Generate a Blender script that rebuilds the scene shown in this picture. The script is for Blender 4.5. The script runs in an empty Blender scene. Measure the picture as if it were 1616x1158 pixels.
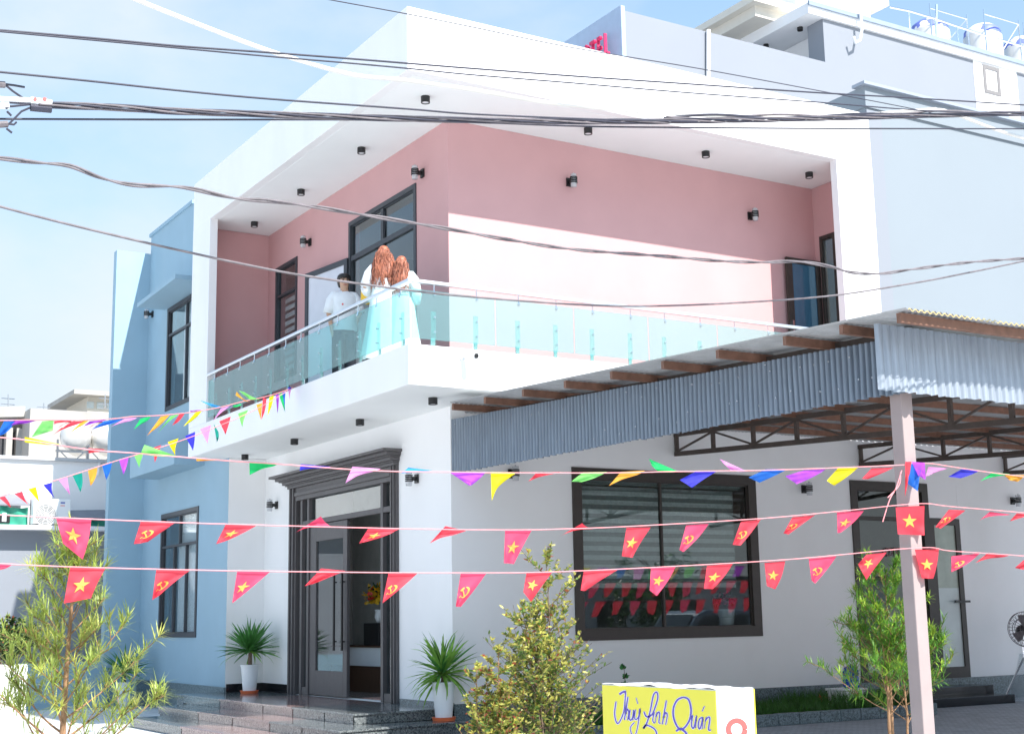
import bpy, bmesh, math, random
from mathutils import Vector, Matrix
R = math.radians
rnd = random.Random(7)
scene = bpy.context.scene
col = scene.collection

# ------------------------------------------------------------------ camera
PW, PH, FPX = 1616.0, 1158.0, 2196.0
YAW, PITCH, ROLL = R(31.282), R(10.313), R(-1.032)
CAM = Vector((-8.5194, -16.7406, 1.6))
_f = Vector((math.sin(YAW)*math.cos(PITCH), math.cos(YAW)*math.cos(PITCH), math.sin(PITCH)))
_r = Vector((math.cos(YAW), -math.sin(YAW), 0))
_u = _r.cross(_f)
_r2 = _r*math.cos(ROLL) + _u*math.sin(ROLL)
_u2 = -_r*math.sin(ROLL) + _u*math.cos(ROLL)
cd = bpy.data.cameras.new('camera')
cam = bpy.data.objects.new('camera', cd); col.objects.link(cam)
cd.sensor_width = 36; cd.lens = FPX/PW*36; cd.clip_start = .1; cd.clip_end = 3000
cam.matrix_world = Matrix(((_r2.x, _u2.x, -_f.x, CAM.x), (_r2.y, _u2.y, -_f.y, CAM.y), (_r2.z, _u2.z, -_f.z, CAM.z), (0, 0, 0, 1)))
scene.camera = cam

# ------------------------------------------------------------------ sky, sun, exposure
SUNDIR = Vector((-.29, 1.48, -1.53)).normalized()      # direction the light travels
SUN_EL = math.asin(-SUNDIR.z)
SUN_STRENGTH, SKY_STRENGTH, EXPOSURE = 2.0, .15, 2.02
world = bpy.data.worlds.new('World'); scene.world = world; world.use_nodes = True
wn, wl = world.node_tree.nodes, world.node_tree.links
wn.clear()
wo = wn.new('ShaderNodeOutputWorld'); bg = wn.new('ShaderNodeBackground'); bg.inputs[1].default_value = SKY_STRENGTH
sky = wn.new('ShaderNodeTexSky'); sky.sky_type = 'NISHITA'; sky.sun_disc = False
sky.sun_elevation = SUN_EL
sky.sun_rotation = math.atan2(-SUNDIR.x, -SUNDIR.y)
sky.air_density = 1.0; sky.dust_density = .6; sky.ozone_density = 1.2
tc = wn.new('ShaderNodeTexCoord'); mp = wn.new('ShaderNodeMapping'); mp.inputs['Scale'].default_value = (1, 1, 1.9)
mp.inputs['Location'].default_value = (.35, .1, .35)
nz = wn.new('ShaderNodeTexNoise'); nz.inputs['Scale'].default_value = 2.6; nz.inputs['Detail'].default_value = 7; nz.inputs['Roughness'].default_value = .52
rp = wn.new('ShaderNodeValToRGB'); rp.color_ramp.elements[0].position = .49; rp.color_ramp.elements[1].position = .74
sx = wn.new('ShaderNodeSeparateXYZ')
hz = wn.new('ShaderNodeMapRange'); hz.inputs[1].default_value = .12; hz.inputs[2].default_value = .62; hz.inputs[3].default_value = .95; hz.inputs[4].default_value = 0
hazec = wn.new('ShaderNodeMixRGB'); hazec.inputs[2].default_value = (1.0, 1.22, 1.52, 1)
mixc = wn.new('ShaderNodeMixRGB'); mixc.inputs[2].default_value = (1.47, 1.59, 1.67, 1)
wl.new(tc.outputs['Generated'], mp.inputs[0]); wl.new(mp.outputs[0], nz.inputs['Vector']); 
cb_ = wn.new('ShaderNodeMapRange'); cb_.inputs[1].default_value = .10; cb_.inputs[2].default_value = .40; cb_.inputs[3].default_value = .17; cb_.inputs[4].default_value = 0
ad_ = wn.new('ShaderNodeMath'); ad_.operation = 'ADD'
wl.new(sx.outputs[2], cb_.inputs[0]); wl.new(nz.outputs[0], ad_.inputs[0]); wl.new(cb_.outputs[0], ad_.inputs[1]); wl.new(ad_.outputs[0], rp.inputs[0])
wl.new(tc.outputs['Generated'], sx.inputs[0]); wl.new(sx.outputs[2], hz.inputs[0])
tint = wn.new('ShaderNodeMixRGB'); tint.blend_type = 'MULTIPLY'; tint.inputs[0].default_value = 1; tint.inputs[2].default_value = (.455, .54, .525, 1)
wl.new(sky.outputs[0], tint.inputs[1]); wl.new(hz.outputs[0], hazec.inputs[0]); wl.new(tint.outputs[0], hazec.inputs[1]); wl.new(rp.outputs[0], mixc.inputs[0]); wl.new(hazec.outputs[0], mixc.inputs[1])
wl.new(mixc.outputs[0], bg.inputs[0]); wl.new(bg.outputs[0], wo.inputs[0])
sd = bpy.data.lights.new('sun', 'SUN'); sd.energy = SUN_STRENGTH; sd.angle = R(.55); sd.color = (1, .96, .91)
so = bpy.data.objects.new('sun', sd); col.objects.link(so)
so.rotation_euler = SUNDIR.to_track_quat('-Z', 'Y').to_euler(); so.location = (5, -20, 30)
scene.view_settings.view_transform = 'Standard'; scene.view_settings.look = 'None'
scene.view_settings.gamma = 1; scene.view_settings.use_curve_mapping = False
scene.view_settings.exposure = EXPOSURE
scene.cycles.use_denoising = True
scene.cycles.max_bounces = 10; scene.cycles.diffuse_bounces = 5; scene.cycles.transparent_max_bounces = 24

# ------------------------------------------------------------------ helpers
def ray(px, py):
    return _r2*((px-PW/2)/FPX) - _u2*((py-PH/2)/FPX) + _f
def at(px, py, ax, val):
    """the world point seen at a photo position on the plane where coordinate ax equals val"""
    d = ray(px, py)
    return CAM + d*((val-CAM[ax])/d[ax])
def on(px, py, p, n):
    d = ray(px, py)
    return CAM + d*((Vector(p)-CAM).dot(n)/d.dot(n))
def lin(h):
    h = h.lstrip('#'); c = [int(h[i:i+2], 16)/255 for i in (0, 2, 4)]
    return tuple(((v+.055)/1.055)**2.4 if v > .04045 else v/12.92 for v in c)
OFF = {}
def tag(o, label=None, cat=None, group=None, kind=None):
    if label: o['label'] = label
    if cat: o['category'] = cat
    if group: o['group'] = group
    if kind: o['kind'] = kind
    return o
def thing(name, loc, label, cat, group=None, kind=None):
    o = bpy.data.objects.new(name, None); o.empty_display_size = .1
    col.objects.link(o); o.location = loc; OFF[o.name] = Vector(loc)
    return tag(o, label, cat, group, kind)
def link(name, me, parent=None, loc=None, rot=None):
    o = bpy.data.objects.new(name, me); col.objects.link(o)
    if parent is not None: o.parent = parent
    if loc is not None: o.location = loc
    if rot is not None: o.rotation_euler = rot
    return o
class MB:
    def __init__(s): s.v = []; s.f = []; s.m = []
    def add(s, vs, fs, m=0):
        b = len(s.v); s.v += [tuple(p) for p in vs]; s.f += [tuple(b+i for i in q) for q in fs]; s.m += [m]*len(fs); return s
    def box(s, x0, x1, y0, y1, z0, z1, m=0):
        if x0 > x1: x0, x1 = x1, x0
        if y0 > y1: y0, y1 = y1, y0
        if z0 > z1: z0, z1 = z1, z0
        return s.add([(x0,y0,z0),(x1,y0,z0),(x1,y1,z0),(x0,y1,z0),(x0,y0,z1),(x1,y0,z1),(x1,y1,z1),(x0,y1,z1)],
                     [(3,2,1,0),(4,5,6,7),(0,1,5,4),(1,2,6,5),(2,3,7,6),(3,0,4,7)], m)
    def obox(s, c, ax, ay, az, m=0):
        c, ax, ay, az = map(Vector, (c, ax, ay, az))
        P = [c+ax*i+ay*j+az*k for k in (-1, 1) for (i, j) in ((-1,-1),(1,-1),(1,1),(-1,1))]
        return s.add(P, [(3,2,1,0),(4,5,6,7),(0,1,5,4),(1,2,6,5),(2,3,7,6),(3,0,4,7)], m)
    def bar(s, p, q, w, h=None, up=(0,0,1), m=0):
        p, q = Vector(p), Vector(q); d = (q-p); L = d.length; d.normalize(); h = h or w
        a = d.cross(Vector(up))
        if a.length < 1e-4: a = d.cross(Vector((1,0,0)))
        a.normalize(); b = a.cross(d)
        return s.obox((p+q)/2, a*w/2, d*L/2, b*h/2, m)
    def prism(s, pts, e, m=0):
        e = Vector(e); n = len(pts); P = [Vector(p) for p in pts]
        return s.add(P+[p+e for p in P], [tuple(range(n-1,-1,-1)), tuple(range(n,2*n))]+[(i,(i+1)%n,n+(i+1)%n,n+i) for i in range(n)], m)
    def tube(s, pts, r, n=6, m=0, cap=True):
        P = [Vector(p) for p in pts]; rr = r if isinstance(r, (list, tuple)) else [r]*len(P)
        b = len(s.v); a = None
        for i, p in enumerate(P):
            d = (P[min(i+1, len(P)-1)]-P[max(i-1, 0)]).normalized()
            if a is None:
                a = d.cross(Vector((0,0,1)))
                if a.length < 1e-3: a = d.cross(Vector((1,0,0)))
            a = (a-d*a.dot(d)).normalized(); c = d.cross(a)
            for k in range(n):
                t = 2*math.pi*k/n; s.v.append(tuple(p+a*rr[i]*math.cos(t)+c*rr[i]*math.sin(t)))
        for i in range(len(P)-1):
            for k in range(n):
                s.f.append((b+i*n+k, b+i*n+(k+1)%n, b+(i+1)*n+(k+1)%n, b+(i+1)*n+k)); s.m.append(m)
        if cap:
            s.f.append(tuple(b+k for k in range(n-1,-1,-1))); s.m.append(m)
            e = b+(len(P)-1)*n; s.f.append(tuple(e+k for k in range(n))); s.m.append(m)
        return s
    def lathe(s, c, prof, n=24, m=0, axis=(0,0,1)):
        c = Vector(c); ax = Vector(axis).normalized(); u = ax.orthogonal().normalized(); w = ax.cross(u); b = len(s.v)
        for r, h in prof:
            for k in range(n):
                t = 2*math.pi*k/n; s.v.append(tuple(c+ax*h+(u*math.cos(t)+w*math.sin(t))*max(r, 1e-4)))
        for i in range(len(prof)-1):
            for k in range(n):
                s.f.append((b+i*n+k, b+i*n+(k+1)%n, b+(i+1)*n+(k+1)%n, b+(i+1)*n+k)); s.m.append(m)
        return s
    def rings(s, R_, m=0, cap=True):
        """R_: list of rings, each a list of points of equal length"""
        n = len(R_[0]); b = len(s.v)
        for r in R_: s.v += [tuple(p) for p in r]
        for i in range(len(R_)-1):
            for k in range(n):
                s.f.append((b+i*n+k, b+i*n+(k+1)%n, b+(i+1)*n+(k+1)%n, b+(i+1)*n+k)); s.m.append(m)
        if cap:
            s.f.append(tuple(b+k for k in range(n-1,-1,-1))); s.m.append(m)
            e = b+(len(R_)-1)*n; s.f.append(tuple(e+k for k in range(n))); s.m.append(m)
        return s
    def grid(s, fn, nu, nv, m=0):
        b = len(s.v)
        for j in range(nv+1):
            for i in range(nu+1): s.v.append(tuple(fn(i/nu, j/nv)))
        for j in range(nv):
            for i in range(nu):
                a = b+j*(nu+1)+i; s.f.append((a, a+1, a+nu+2, a+nu+1)); s.m.append(m)
        return s
    def mesh(s, name, mats, off=None, smooth=False):
        me = bpy.data.meshes.new(name)
        v = s.v if off is None else [(p[0]-off.x, p[1]-off.y, p[2]-off.z) for p in s.v]
        me.from_pydata(v, [], s.f)
        for mt in (mats if isinstance(mats, (list, tuple)) else [mats]): me.materials.append(mt)
        if len(me.materials) > 1: me.polygons.foreach_set('material_index', s.m)
        if smooth: me.polygons.foreach_set('use_smooth', [True]*len(s.f))
        me.update(); return me
    def build(s, name, mats, parent=None, smooth=False, label=None, bevel=0):
        """vertices are in world space; the object sits at its thing's base"""
        off = OFF.get(parent.name) if parent is not None else None
        o = link(name, s.mesh(name, mats, off, smooth), parent)
        if off is not None: OFF[o.name] = off
        if label: o['label'] = label
        if bevel:
            b = o.modifiers.new('b', 'BEVEL'); b.width = bevel; b.segments = 2; b.limit_method = 'ANGLE'
        return o

# ------------------------------------------------------------------ materials
def mat(name, color, rough=.6, metal=0, var=.05, scale=4, bump=0, bscale=60, spec=.5, coat=0, stretch=None, trans=0, dirt=None):
    m = bpy.data.materials.new(name); m.use_nodes = True
    n, l = m.node_tree.nodes, m.node_tree.links
    b = n['Principled BSDF']; b.inputs['Roughness'].default_value = rough; b.inputs['Metallic'].default_value = metal
    b.inputs['Specular IOR Level'].default_value = spec
    if coat: b.inputs['Coat Weight'].default_value = coat; b.inputs['Coat Roughness'].default_value = .1
    g = n.new('ShaderNodeNewGeometry'); mp = n.new('ShaderNodeMapping')
    if stretch: mp.inputs['Scale'].default_value = stretch
    l.new(g.outputs['Position'], mp.inputs[0])
    t = n.new('ShaderNodeTexNoise'); t.inputs['Scale'].default_value = scale; t.inputs['Detail'].default_value = 5
    l.new(mp.outputs[0], t.inputs['Vector'])
    mr = n.new('ShaderNodeMapRange'); mr.inputs[1].default_value = .25; mr.inputs[2].default_value = .75
    mr.inputs[3].default_value = 1-var; mr.inputs[4].default_value = 1+var
    l.new(t.outputs[0], mr.inputs[0])
    mu = n.new('ShaderNodeMixRGB'); mu.blend_type = 'MULTIPLY'; mu.inputs[0].default_value = 1; mu.inputs[1].default_value = (*color, 1)
    l.new(mr.outputs[0], mu.inputs[2])
    outc = mu.outputs[0]
    if dirt:
        dc, dscale, lo, hi, amt = dirt
        t2 = n.new('ShaderNodeTexNoise'); t2.inputs['Scale'].default_value = dscale; t2.inputs['Detail'].default_value = 6
        mp2 = n.new('ShaderNodeMapping'); mp2.inputs['Scale'].default_value = (1, 1, .35); l.new(g.outputs['Position'], mp2.inputs[0]); l.new(mp2.outputs[0], t2.inputs['Vector'])
        r2 = n.new('ShaderNodeMapRange'); r2.inputs[1].default_value = lo; r2.inputs[2].default_value = hi; r2.inputs[4].default_value = amt
        l.new(t2.outputs[0], r2.inputs[0])
        m2 = n.new('ShaderNodeMixRGB'); m2.inputs[2].default_value = (*dc, 1); l.new(r2.outputs[0], m2.inputs[0]); l.new(outc, m2.inputs[1]); outc = m2.outputs[0]
    l.new(outc, b.inputs['Base Color'])
    if bump:
        t3 = n.new('ShaderNodeTexNoise'); t3.inputs['Scale'].default_value = bscale; t3.inputs['Detail'].default_value = 4
        l.new(g.outputs['Position'], t3.inputs['Vector'])
        bp = n.new('ShaderNodeBump'); bp.inputs['Strength'].default_value = bump; bp.inputs['Distance'].default_value = .01
        l.new(t3.outputs[0], bp.inputs['Height']); l.new(bp.outputs[0], b.inputs['Normal'])
    if trans:
        o = n['Material Output']; tr = n.new('ShaderNodeBsdfTranslucent'); l.new(outc, tr.inputs[0])
        ms = n.new('ShaderNodeMixShader'); ms.inputs[0].default_value = trans
        l.new(b.outputs[0], ms.inputs[1]); l.new(tr.outputs[0], ms.inputs[2]); l.new(ms.outputs[0], o.inputs[0])
    return m
def glass(name, tint, haze=None, haze_amt=0, refl=1.0, rough=0.0):
    """a pane: tinted see-through body, optional cloudy part, Fresnel reflection"""
    m = bpy.data.materials.new(name); m.use_nodes = True
    n, l = m.node_tree.nodes, m.node_tree.links; n.remove(n['Principled BSDF'])
    o = n['Material Output']; t = n.new('ShaderNodeBsdfTransparent'); t.inputs[0].default_value = (*tint, 1)
    body = t.outputs[0]
    if haze_amt:
        d = n.new('ShaderNodeBsdfDiffuse'); d.inputs[0].default_value = (*haze, 1)
        tl = n.new('ShaderNodeBsdfTranslucent'); tl.inputs[0].default_value = (*haze, 1)
        h = n.new('ShaderNodeMixShader'); h.inputs[0].default_value = .4; l.new(d.outputs[0], h.inputs[1]); l.new(tl.outputs[0], h.inputs[2])
        mm = n.new('ShaderNodeMixShader'); mm.inputs[0].default_value = haze_amt; l.new(t.outputs[0], mm.inputs[1]); l.new(h.outputs[0], mm.inputs[2]); body = mm.outputs[0]
    g = n.new('ShaderNodeBsdfGlossy'); g.inputs['Roughness'].default_value = rough
    fr = n.new('ShaderNodeLayerWeight'); fr.inputs[0].default_value = .5                      # Schlick, the same from both faces of the pane
    pw = n.new('ShaderNodeMath'); pw.operation = 'POWER'; pw.inputs[1].default_value = 5; l.new(fr.outputs['Facing'], pw.inputs[0])
    ma = n.new('ShaderNodeMath'); ma.operation = 'MULTIPLY_ADD'; ma.inputs[1].default_value = .96; ma.inputs[2].default_value = .04; l.new(pw.outputs[0], ma.inputs[0])
    mu = n.new('ShaderNodeMath'); mu.operation = 'MULTIPLY'; mu.inputs[1].default_value = refl; mu.use_clamp = True; l.new(ma.outputs[0], mu.inputs[0])
    ms = n.new('ShaderNodeMixShader'); l.new(mu.outputs[0], ms.inputs[0]); l.new(body, ms.inputs[1]); l.new(g.outputs[0], ms.inputs[2]); l.new(ms.outputs[0], o.inputs[0])
    return m
def granite(name, c1, c2, rough=.12):
    m = bpy.data.materials.new(name); m.use_nodes = True
    n, l = m.node_tree.nodes, m.node_tree.links; b = n['Principled BSDF']; b.inputs['Roughness'].default_value = rough
    g = n.new('ShaderNodeNewGeometry'); v = n.new('ShaderNodeTexVoronoi'); v.inputs['Scale'].default_value = 55
    t = n.new('ShaderNodeTexNoise'); t.inputs['Scale'].default_value = 18; t.inputs['Detail'].default_value = 8; t.inputs['Roughness'].default_value = .75
    l.new(g.outputs['Position'], v.inputs['Vector']); l.new(g.outputs['Position'], t.inputs['Vector'])
    mx = n.new('ShaderNodeMixRGB'); mx.inputs[0].default_value = .5; l.new(v.outputs['Color'], mx.inputs[1]); l.new(t.outputs[0], mx.inputs[2])
    r = n.new('ShaderNodeValToRGB'); r.color_ramp.elements[0].position = .3; r.color_ramp.elements[0].color = (*c1, 1); r.color_ramp.elements[1].position = .68; r.color_ramp.elements[1].color = (*c2, 1)
    l.new(mx.outputs[0], r.inputs[0]); l.new(r.outputs[0], b.inputs['Base Color']); return m

WHITE = mat('white_paint', (.84, .84, .84), .7, var=.02, scale=1.2, bump=.06, bscale=120, dirt=((.66, .66, .64), .9, .5, .85, .4))
SOFFIT = mat('soffit_paint', (.85, .87, .865), .75, var=.02, scale=1.5)
PINK = mat('pink_paint', (.57, .325, .325), .75, var=.035, scale=1.5, bump=.08, bscale=140, dirt=((.51, .285, .285), 1.1, .5, .85, .35))
BLUE = mat('blue_paint', (.29, .435, .53), .75, var=.04, scale=1.6, bump=.08, bscale=140, dirt=((.36, .48, .56), 1.3, .5, .85, .25))
PALE = mat('pale_lavender_paint', (.245, .265, .30), .75, var=.02, scale=.5, dirt=((.23, .25, .285), .35, .55, .85, .3))
PALE2 = mat('pale_blue_paint', (.235, .27, .30), .75, var=.02, scale=.5, dirt=((.22, .255, .285), .35, .55, .85, .3))
CREAM = mat('cream_paint', (.66, .62, .54), .75, var=.03)
CONC = mat('grey_concrete', (.42, .40, .37), .85, var=.10, scale=1.2, dirt=((.26, .24, .22), .7, .5, .8, .6))
DFRAME = mat('charcoal_aluminium', (.055, .06, .07), .45, .3, var=.08, scale=8)
GFRAME = mat('grey_brown_door_metal', (.105, .098, .10), .5, .25, var=.14, scale=10, stretch=(6, 6, .7))
BFRAME = mat('dark_brown_frame', (.045, .037, .032), .45, .1, var=.12, scale=9)
BLACK = mat('black_lacquer', (.012, .012, .013), .4, var=.1)
STEEL = mat('polished_steel', (.75, .76, .78), .16, 1, var=.05)
RAILM = mat('brushed_steel_rail', (.80, .82, .85), .3, .9, var=.04)
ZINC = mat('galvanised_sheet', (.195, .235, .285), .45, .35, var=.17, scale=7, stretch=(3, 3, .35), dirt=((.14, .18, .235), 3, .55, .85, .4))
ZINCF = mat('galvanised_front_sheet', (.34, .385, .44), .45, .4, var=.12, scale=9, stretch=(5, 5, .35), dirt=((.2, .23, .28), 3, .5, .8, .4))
ROOFM = mat('zinc_roof_sheet', (.42, .43, .44), .5, .3, var=.15, scale=5)
RUST = mat('red_oxide_steel', (.20, .10, .065), .6, .1, var=.22, scale=12)
TRUSSM = mat('dark_brown_steel', (.085, .064, .054), .6, .1, var=.2, scale=10)
POSTM = mat('taupe_post_paint', (.34, .275, .265), .6, var=.05, scale=5, bump=.05)
CABLE = mat('black_cable', (.035, .035, .055), .5, var=.25, scale=15)
CABLEG = mat('weathered_grey_cable', (.16, .14, .15), .55, var=.35, scale=14)
CABLEW = mat('cream_cable', (.72, .69, .64), .5, var=.1)
CORD = mat('pink_cord', (.80, .30, .32), .7, var=.1, scale=30)
GRAN = granite('grey_granite', (.035, .045, .05), (.24, .26, .26))
GRANR = granite('red_granite', (.13, .075, .075), (.42, .30, .28))
PLINTH = granite('green_grey_granite', (.05, .075, .085), (.20, .26, .28), .35)
SKIRT = mat('black_skirting', (.012, .013, .016), .15, var=.1)
SAFETY = glass('balcony_glass', (.71, .925, .93), (.66, .90, .90), .13, 1.1)
CLEAR = glass('window_glass', (.87, .92, .93), refl=1.5)
CLEAR2 = glass('clear_glass', (.9, .93, .93), refl=1)
DARKG = glass('dark_window_glass', (.80, .85, .85), refl=1.9)
FROST = mat('frosted_glass', (.55, .62, .62), .3, var=.12, scale=2)
BLIND1 = mat('blind_fabric_dark', (.22, .24, .23), .85, var=.15, scale=20)
BLIND2 = mat('blind_fabric_light', (.55, .58, .56), .85, var=.15, scale=20)
CURT = mat('pale_curtain', (.80, .83, .86), .85, var=.12, scale=7, stretch=(1, 6, .3))
INT = mat('interior_wall', (.60, .58, .55), .8, var=.06)
BRICKI = mat('interior_white_brick', (.42, .42, .40), .8, var=.12)
WOOD = mat('brown_wood', (.10, .05, .03), .45, var=.25, scale=6, stretch=(1, 8, 1))
POTW = mat('white_ceramic', (.78, .80, .82), .35, var=.03)
TERRA = mat('orange_plastic', (.80, .18, .07), .45, var=.06)
SOIL = mat('potting_soil', (.05, .035, .025), .9, var=.3, scale=30)
BARK = mat('orange_brown_bark', (.30, .17, .09), .85, var=.35, scale=30, bump=.4, bscale=90, stretch=(1, 1, .3))
BARKG = mat('grey_brown_bark', (.17, .12, .085), .85, var=.35, scale=30, bump=.4, bscale=90)
def leafm(name, c, tr=.35, var=.45, scale=5): return mat(name, c, .45, var=var, scale=scale, trans=tr)
L_YUC = leafm('yucca_leaf', (.085, .27, .06), .25); L_YUC2 = leafm('yucca_leaf_light', (.24, .46, .08), .3)
L_POD = leafm('podocarpus_leaf', (.33, .41, .09)); L_PODY = leafm('podocarpus_young_leaf', (.50, .52, .13))
L_POD2 = leafm('podocarpus_green_leaf', (.14, .32, .045)); L_POD2Y = leafm('podocarpus_green_young', (.34, .50, .06))
L_SHR = leafm('shrub_leaf', (.14, .235, .05)); L_SHRY = leafm('shrub_young_leaf', (.48, .46, .10)); L_SHRR = leafm('shrub_red_leaf', (.38, .10, .05))
L_DK = leafm('dark_leaf', (.02, .07, .018)); L_GR = leafm('grass_leaf', (.05, .15, .02)); L_BR = leafm('broad_leaf', (.05, .22, .05))
PETY = leafm('yellow_petal', (.80, .50, .02)); PETR = leafm('red_petal', (.65, .04, .03)); PETP = leafm('pink_petal', (.65, .12, .22))
SKIN = mat('skin', (.55, .32, .21), .5, var=.06, scale=20)
HAIRB = mat('black_hair', (.012, .010, .010), .4, var=.3, scale=60)
HAIRR = mat('auburn_hair', (.34, .115, .065), .5, var=.7, scale=38, stretch=(1, 1, .3))
HAIRR2 = mat('copper_hair', (.42, .155, .09), .45, var=.4, scale=40); HAIRR3 = mat('dark_auburn_hair', (.20, .06, .034), .45, var=.4, scale=40)
CLW = mat('white_cloth', (.80, .81, .82), .85, var=.05, scale=14, bump=.2, bscale=25)
CLM = mat('mint_cloth', (.70, .80, .78), .85, var=.06, scale=10, bump=.2, bscale=25)
CLD = mat('navy_cloth', (.03, .035, .05), .85, var=.15, scale=14)
YEL = mat('yellow_plastic', (.80, .48, .03), .5, var=.05)
SIGNY = mat('yellow_sign_face', (.80, .72, .06), .45, var=.03, scale=3)
SIGNW = mat('white_sign_sheet', (.82, .83, .83), .4, var=.02)
VIOLET = mat('violet_print', (.10, .065, .46), .45, var=.03); WPRINT = mat('white_print', (.82, .80, .82), .45, var=.02)
REDP = mat('red_print', (.80, .10, .09), .45, var=.03)
TREDM = mat('red_letter_acrylic', (.62, .02, .10), .35, var=.04)

def wall(name, axis, p0, p1, u0, u1, z0, z1, m, parent, holes=(), label=None):
    us = sorted({u0, u1, *[h[0] for h in holes], *[h[1] for h in holes]}); b = MB()
    for a, c in zip(us[:-1], us[1:]):
        segs = [(z0, z1)]
        for h in holes:
            if h[0] < (a+c)/2 < h[1]:
                ns = []
                for s0, s1 in segs:
                    if h[3] <= s0 or h[2] >= s1: ns.append((s0, s1)); continue
                    if h[2] > s0: ns.append((s0, h[2]))
                    if h[3] < s1: ns.append((h[3], s1))
                segs = ns
        for s0, s1 in segs:
            b.box(p0, p1, a, c, s0, s1) if axis == 'x' else b.box(a, c, p0, p1, s0, s1)
    return b.build(name, m, parent, label=label)
def pbox(b, axis, d0, d1, u0, u1, z0, z1, m=0):
    return b.box(d0, d1, u0, u1, z0, z1, m) if axis == 'x' else b.box(u0, u1, d0, d1, z0, z1, m)
def window(name, parent, axis, p, u0, u1, z0, z1, fw, fm, gm, mull=(), trans=(), proud=.02, depth=.08, mw=.05, label=None, upper_mull=()):
    b = MB(); d0, d1 = p-proud, p+depth
    pbox(b, axis, d0, d1, u0, u0+fw, z0, z1); pbox(b, axis, d0, d1, u1-fw, u1, z0, z1)
    pbox(b, axis, d0, d1, u0+fw, u1-fw, z0, z0+fw); pbox(b, axis, d0, d1, u0+fw, u1-fw, z1-fw, z1)
    # rebate: a thinner inner lip
    q = .02; e0, e1 = p+.01, p+.06
    pbox(b, axis, e0, e1, u0+fw, u0+fw+q, z0+fw, z1-fw); pbox(b, axis, e0, e1, u1-fw-q, u1-fw, z0+fw, z1-fw)
    pbox(b, axis, e0, e1, u0+fw+q, u1-fw-q, z0+fw, z0+fw+q); pbox(b, axis, e0, e1, u0+fw+q, u1-fw-q, z1-fw-q, z1-fw)
    w = b.build(name, fm, parent, label=label)
    zt = trans[0] if trans else z1-fw
    for uu in mull:
        c = MB(); pbox(c, axis, p-.005, p+.055, uu-mw/2, uu+mw/2, z0+fw+q, zt-mw/2 if trans else zt-q); c.build('mullion', fm, w)
    for uu in upper_mull:
        c = MB(); pbox(c, axis, p-.005, p+.055, uu-mw/2, uu+mw/2, zt+mw/2, z1-fw-q); c.build('mullion', fm, w)
    for zz in trans:
        c = MB(); pbox(c, axis, p-.008, p+.058, u0+fw+q, u1-fw-q, zz-mw/2, zz+mw/2); c.build('transom', fm, w)
    def panes(us, za, zb):
        us = [u0+fw+q]+sorted(us)+[u1-fw-q]
        for i, (a, c2) in enumerate(zip(us[:-1], us[1:])):
            a += mw/2 if i else 0; c2 -= mw/2 if i < len(us)-2 else 0
            g = MB(); pbox(g, axis, p+.03, p+.036, a, c2, za, zb); g.build('pane', gm, w)
    if trans: panes(list(mull), z0+fw+q, zt-mw/2); panes(list(upper_mull or mull), zt+mw/2, z1-fw-q)
    else: panes(list(mull), z0+fw+q, z1-fw-q)
    return w

# ------------------------------------------------------------------ ground
def pave(name, c, scale, joint=.5):
    m = bpy.data.materials.new(name); m.use_nodes = True; n, l = m.node_tree.nodes, m.node_tree.links; b = n['Principled BSDF']; b.inputs['Roughness'].default_value = .75
    g = n.new('ShaderNodeNewGeometry'); br = n.new('ShaderNodeTexBrick'); br.inputs['Scale'].default_value = scale
    br.inputs['Color1'].default_value = (*c, 1); br.inputs['Color2'].default_value = (*[x*.82 for x in c], 1); br.inputs['Mortar'].default_value = (*[x*joint for x in c], 1); br.inputs['Mortar Size'].default_value = .02
    t = n.new('ShaderNodeTexNoise'); t.inputs['Scale'].default_value = 3; t.inputs['Detail'].default_value = 8
    l.new(g.outputs['Position'], br.inputs['Vector']); l.new(g.outputs['Position'], t.inputs['Vector'])
    mr = n.new('ShaderNodeMapRange'); mr.inputs[3].default_value = .65; mr.inputs[4].default_value = 1.3; l.new(t.outputs[0], mr.inputs[0])
    mu = n.new('ShaderNodeMixRGB'); mu.blend_type = 'MULTIPLY'; mu.inputs[0].default_value = 1; l.new(br.outputs[0], mu.inputs[1]); l.new(mr.outputs[0], mu.inputs[2]); l.new(mu.outputs[0], b.inputs['Base Color'])
    bp = n.new('ShaderNodeBump'); bp.inputs['Strength'].default_value = .5; bp.inputs['Distance'].default_value = .01; l.new(br.outputs['Fac'], bp.inputs['Height']); bp.invert = True; l.new(bp.outputs[0], b.inputs['Normal'])
    return m
b = MB(); b.add([(-900, -900, -.09), (900, -900, -.09), (900, 900, -.09), (-900, 900, -.09)], [(0, 1, 2, 3)])
tag(b.build('ground', pave('street_paving', (.74, .74, .735), 1.4, .82)), kind='structure')
b = MB(); b.box(1.9, 24, -9.2, 1.46, -.2, 0)
tag(b.build('driveway', pave('driveway_pavers', (.45, .46, .49), 4.2)), kind='structure')

# ------------------------------------------------------------------ the house
house = thing('house', (4, 5, -.09), 'two storey house with pink balcony walls inside a white frame', 'house')
ZG, ZS0, ZS1, ZC, ZP = -.09, 4.795, 5.365, 9.335, 10.30
XW, YW = 1.45, 1.48
DOOR = (3.22, 7.66, .36, 4.08)
BIGW = (3.61, 7.37, 1.27, 3.96)
RD = (9.59, 12.36, .37, 3.97)
wall('wall', 'x', XW, XW+.2, YW+.2, 9.05, ZG, ZS0-.002, WHITE, house, [DOOR])
wall('wall', 'y', YW, YW+.2, XW, 17.0, ZG, ZS0-.002, WHITE, house, [BIGW, RD])
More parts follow.
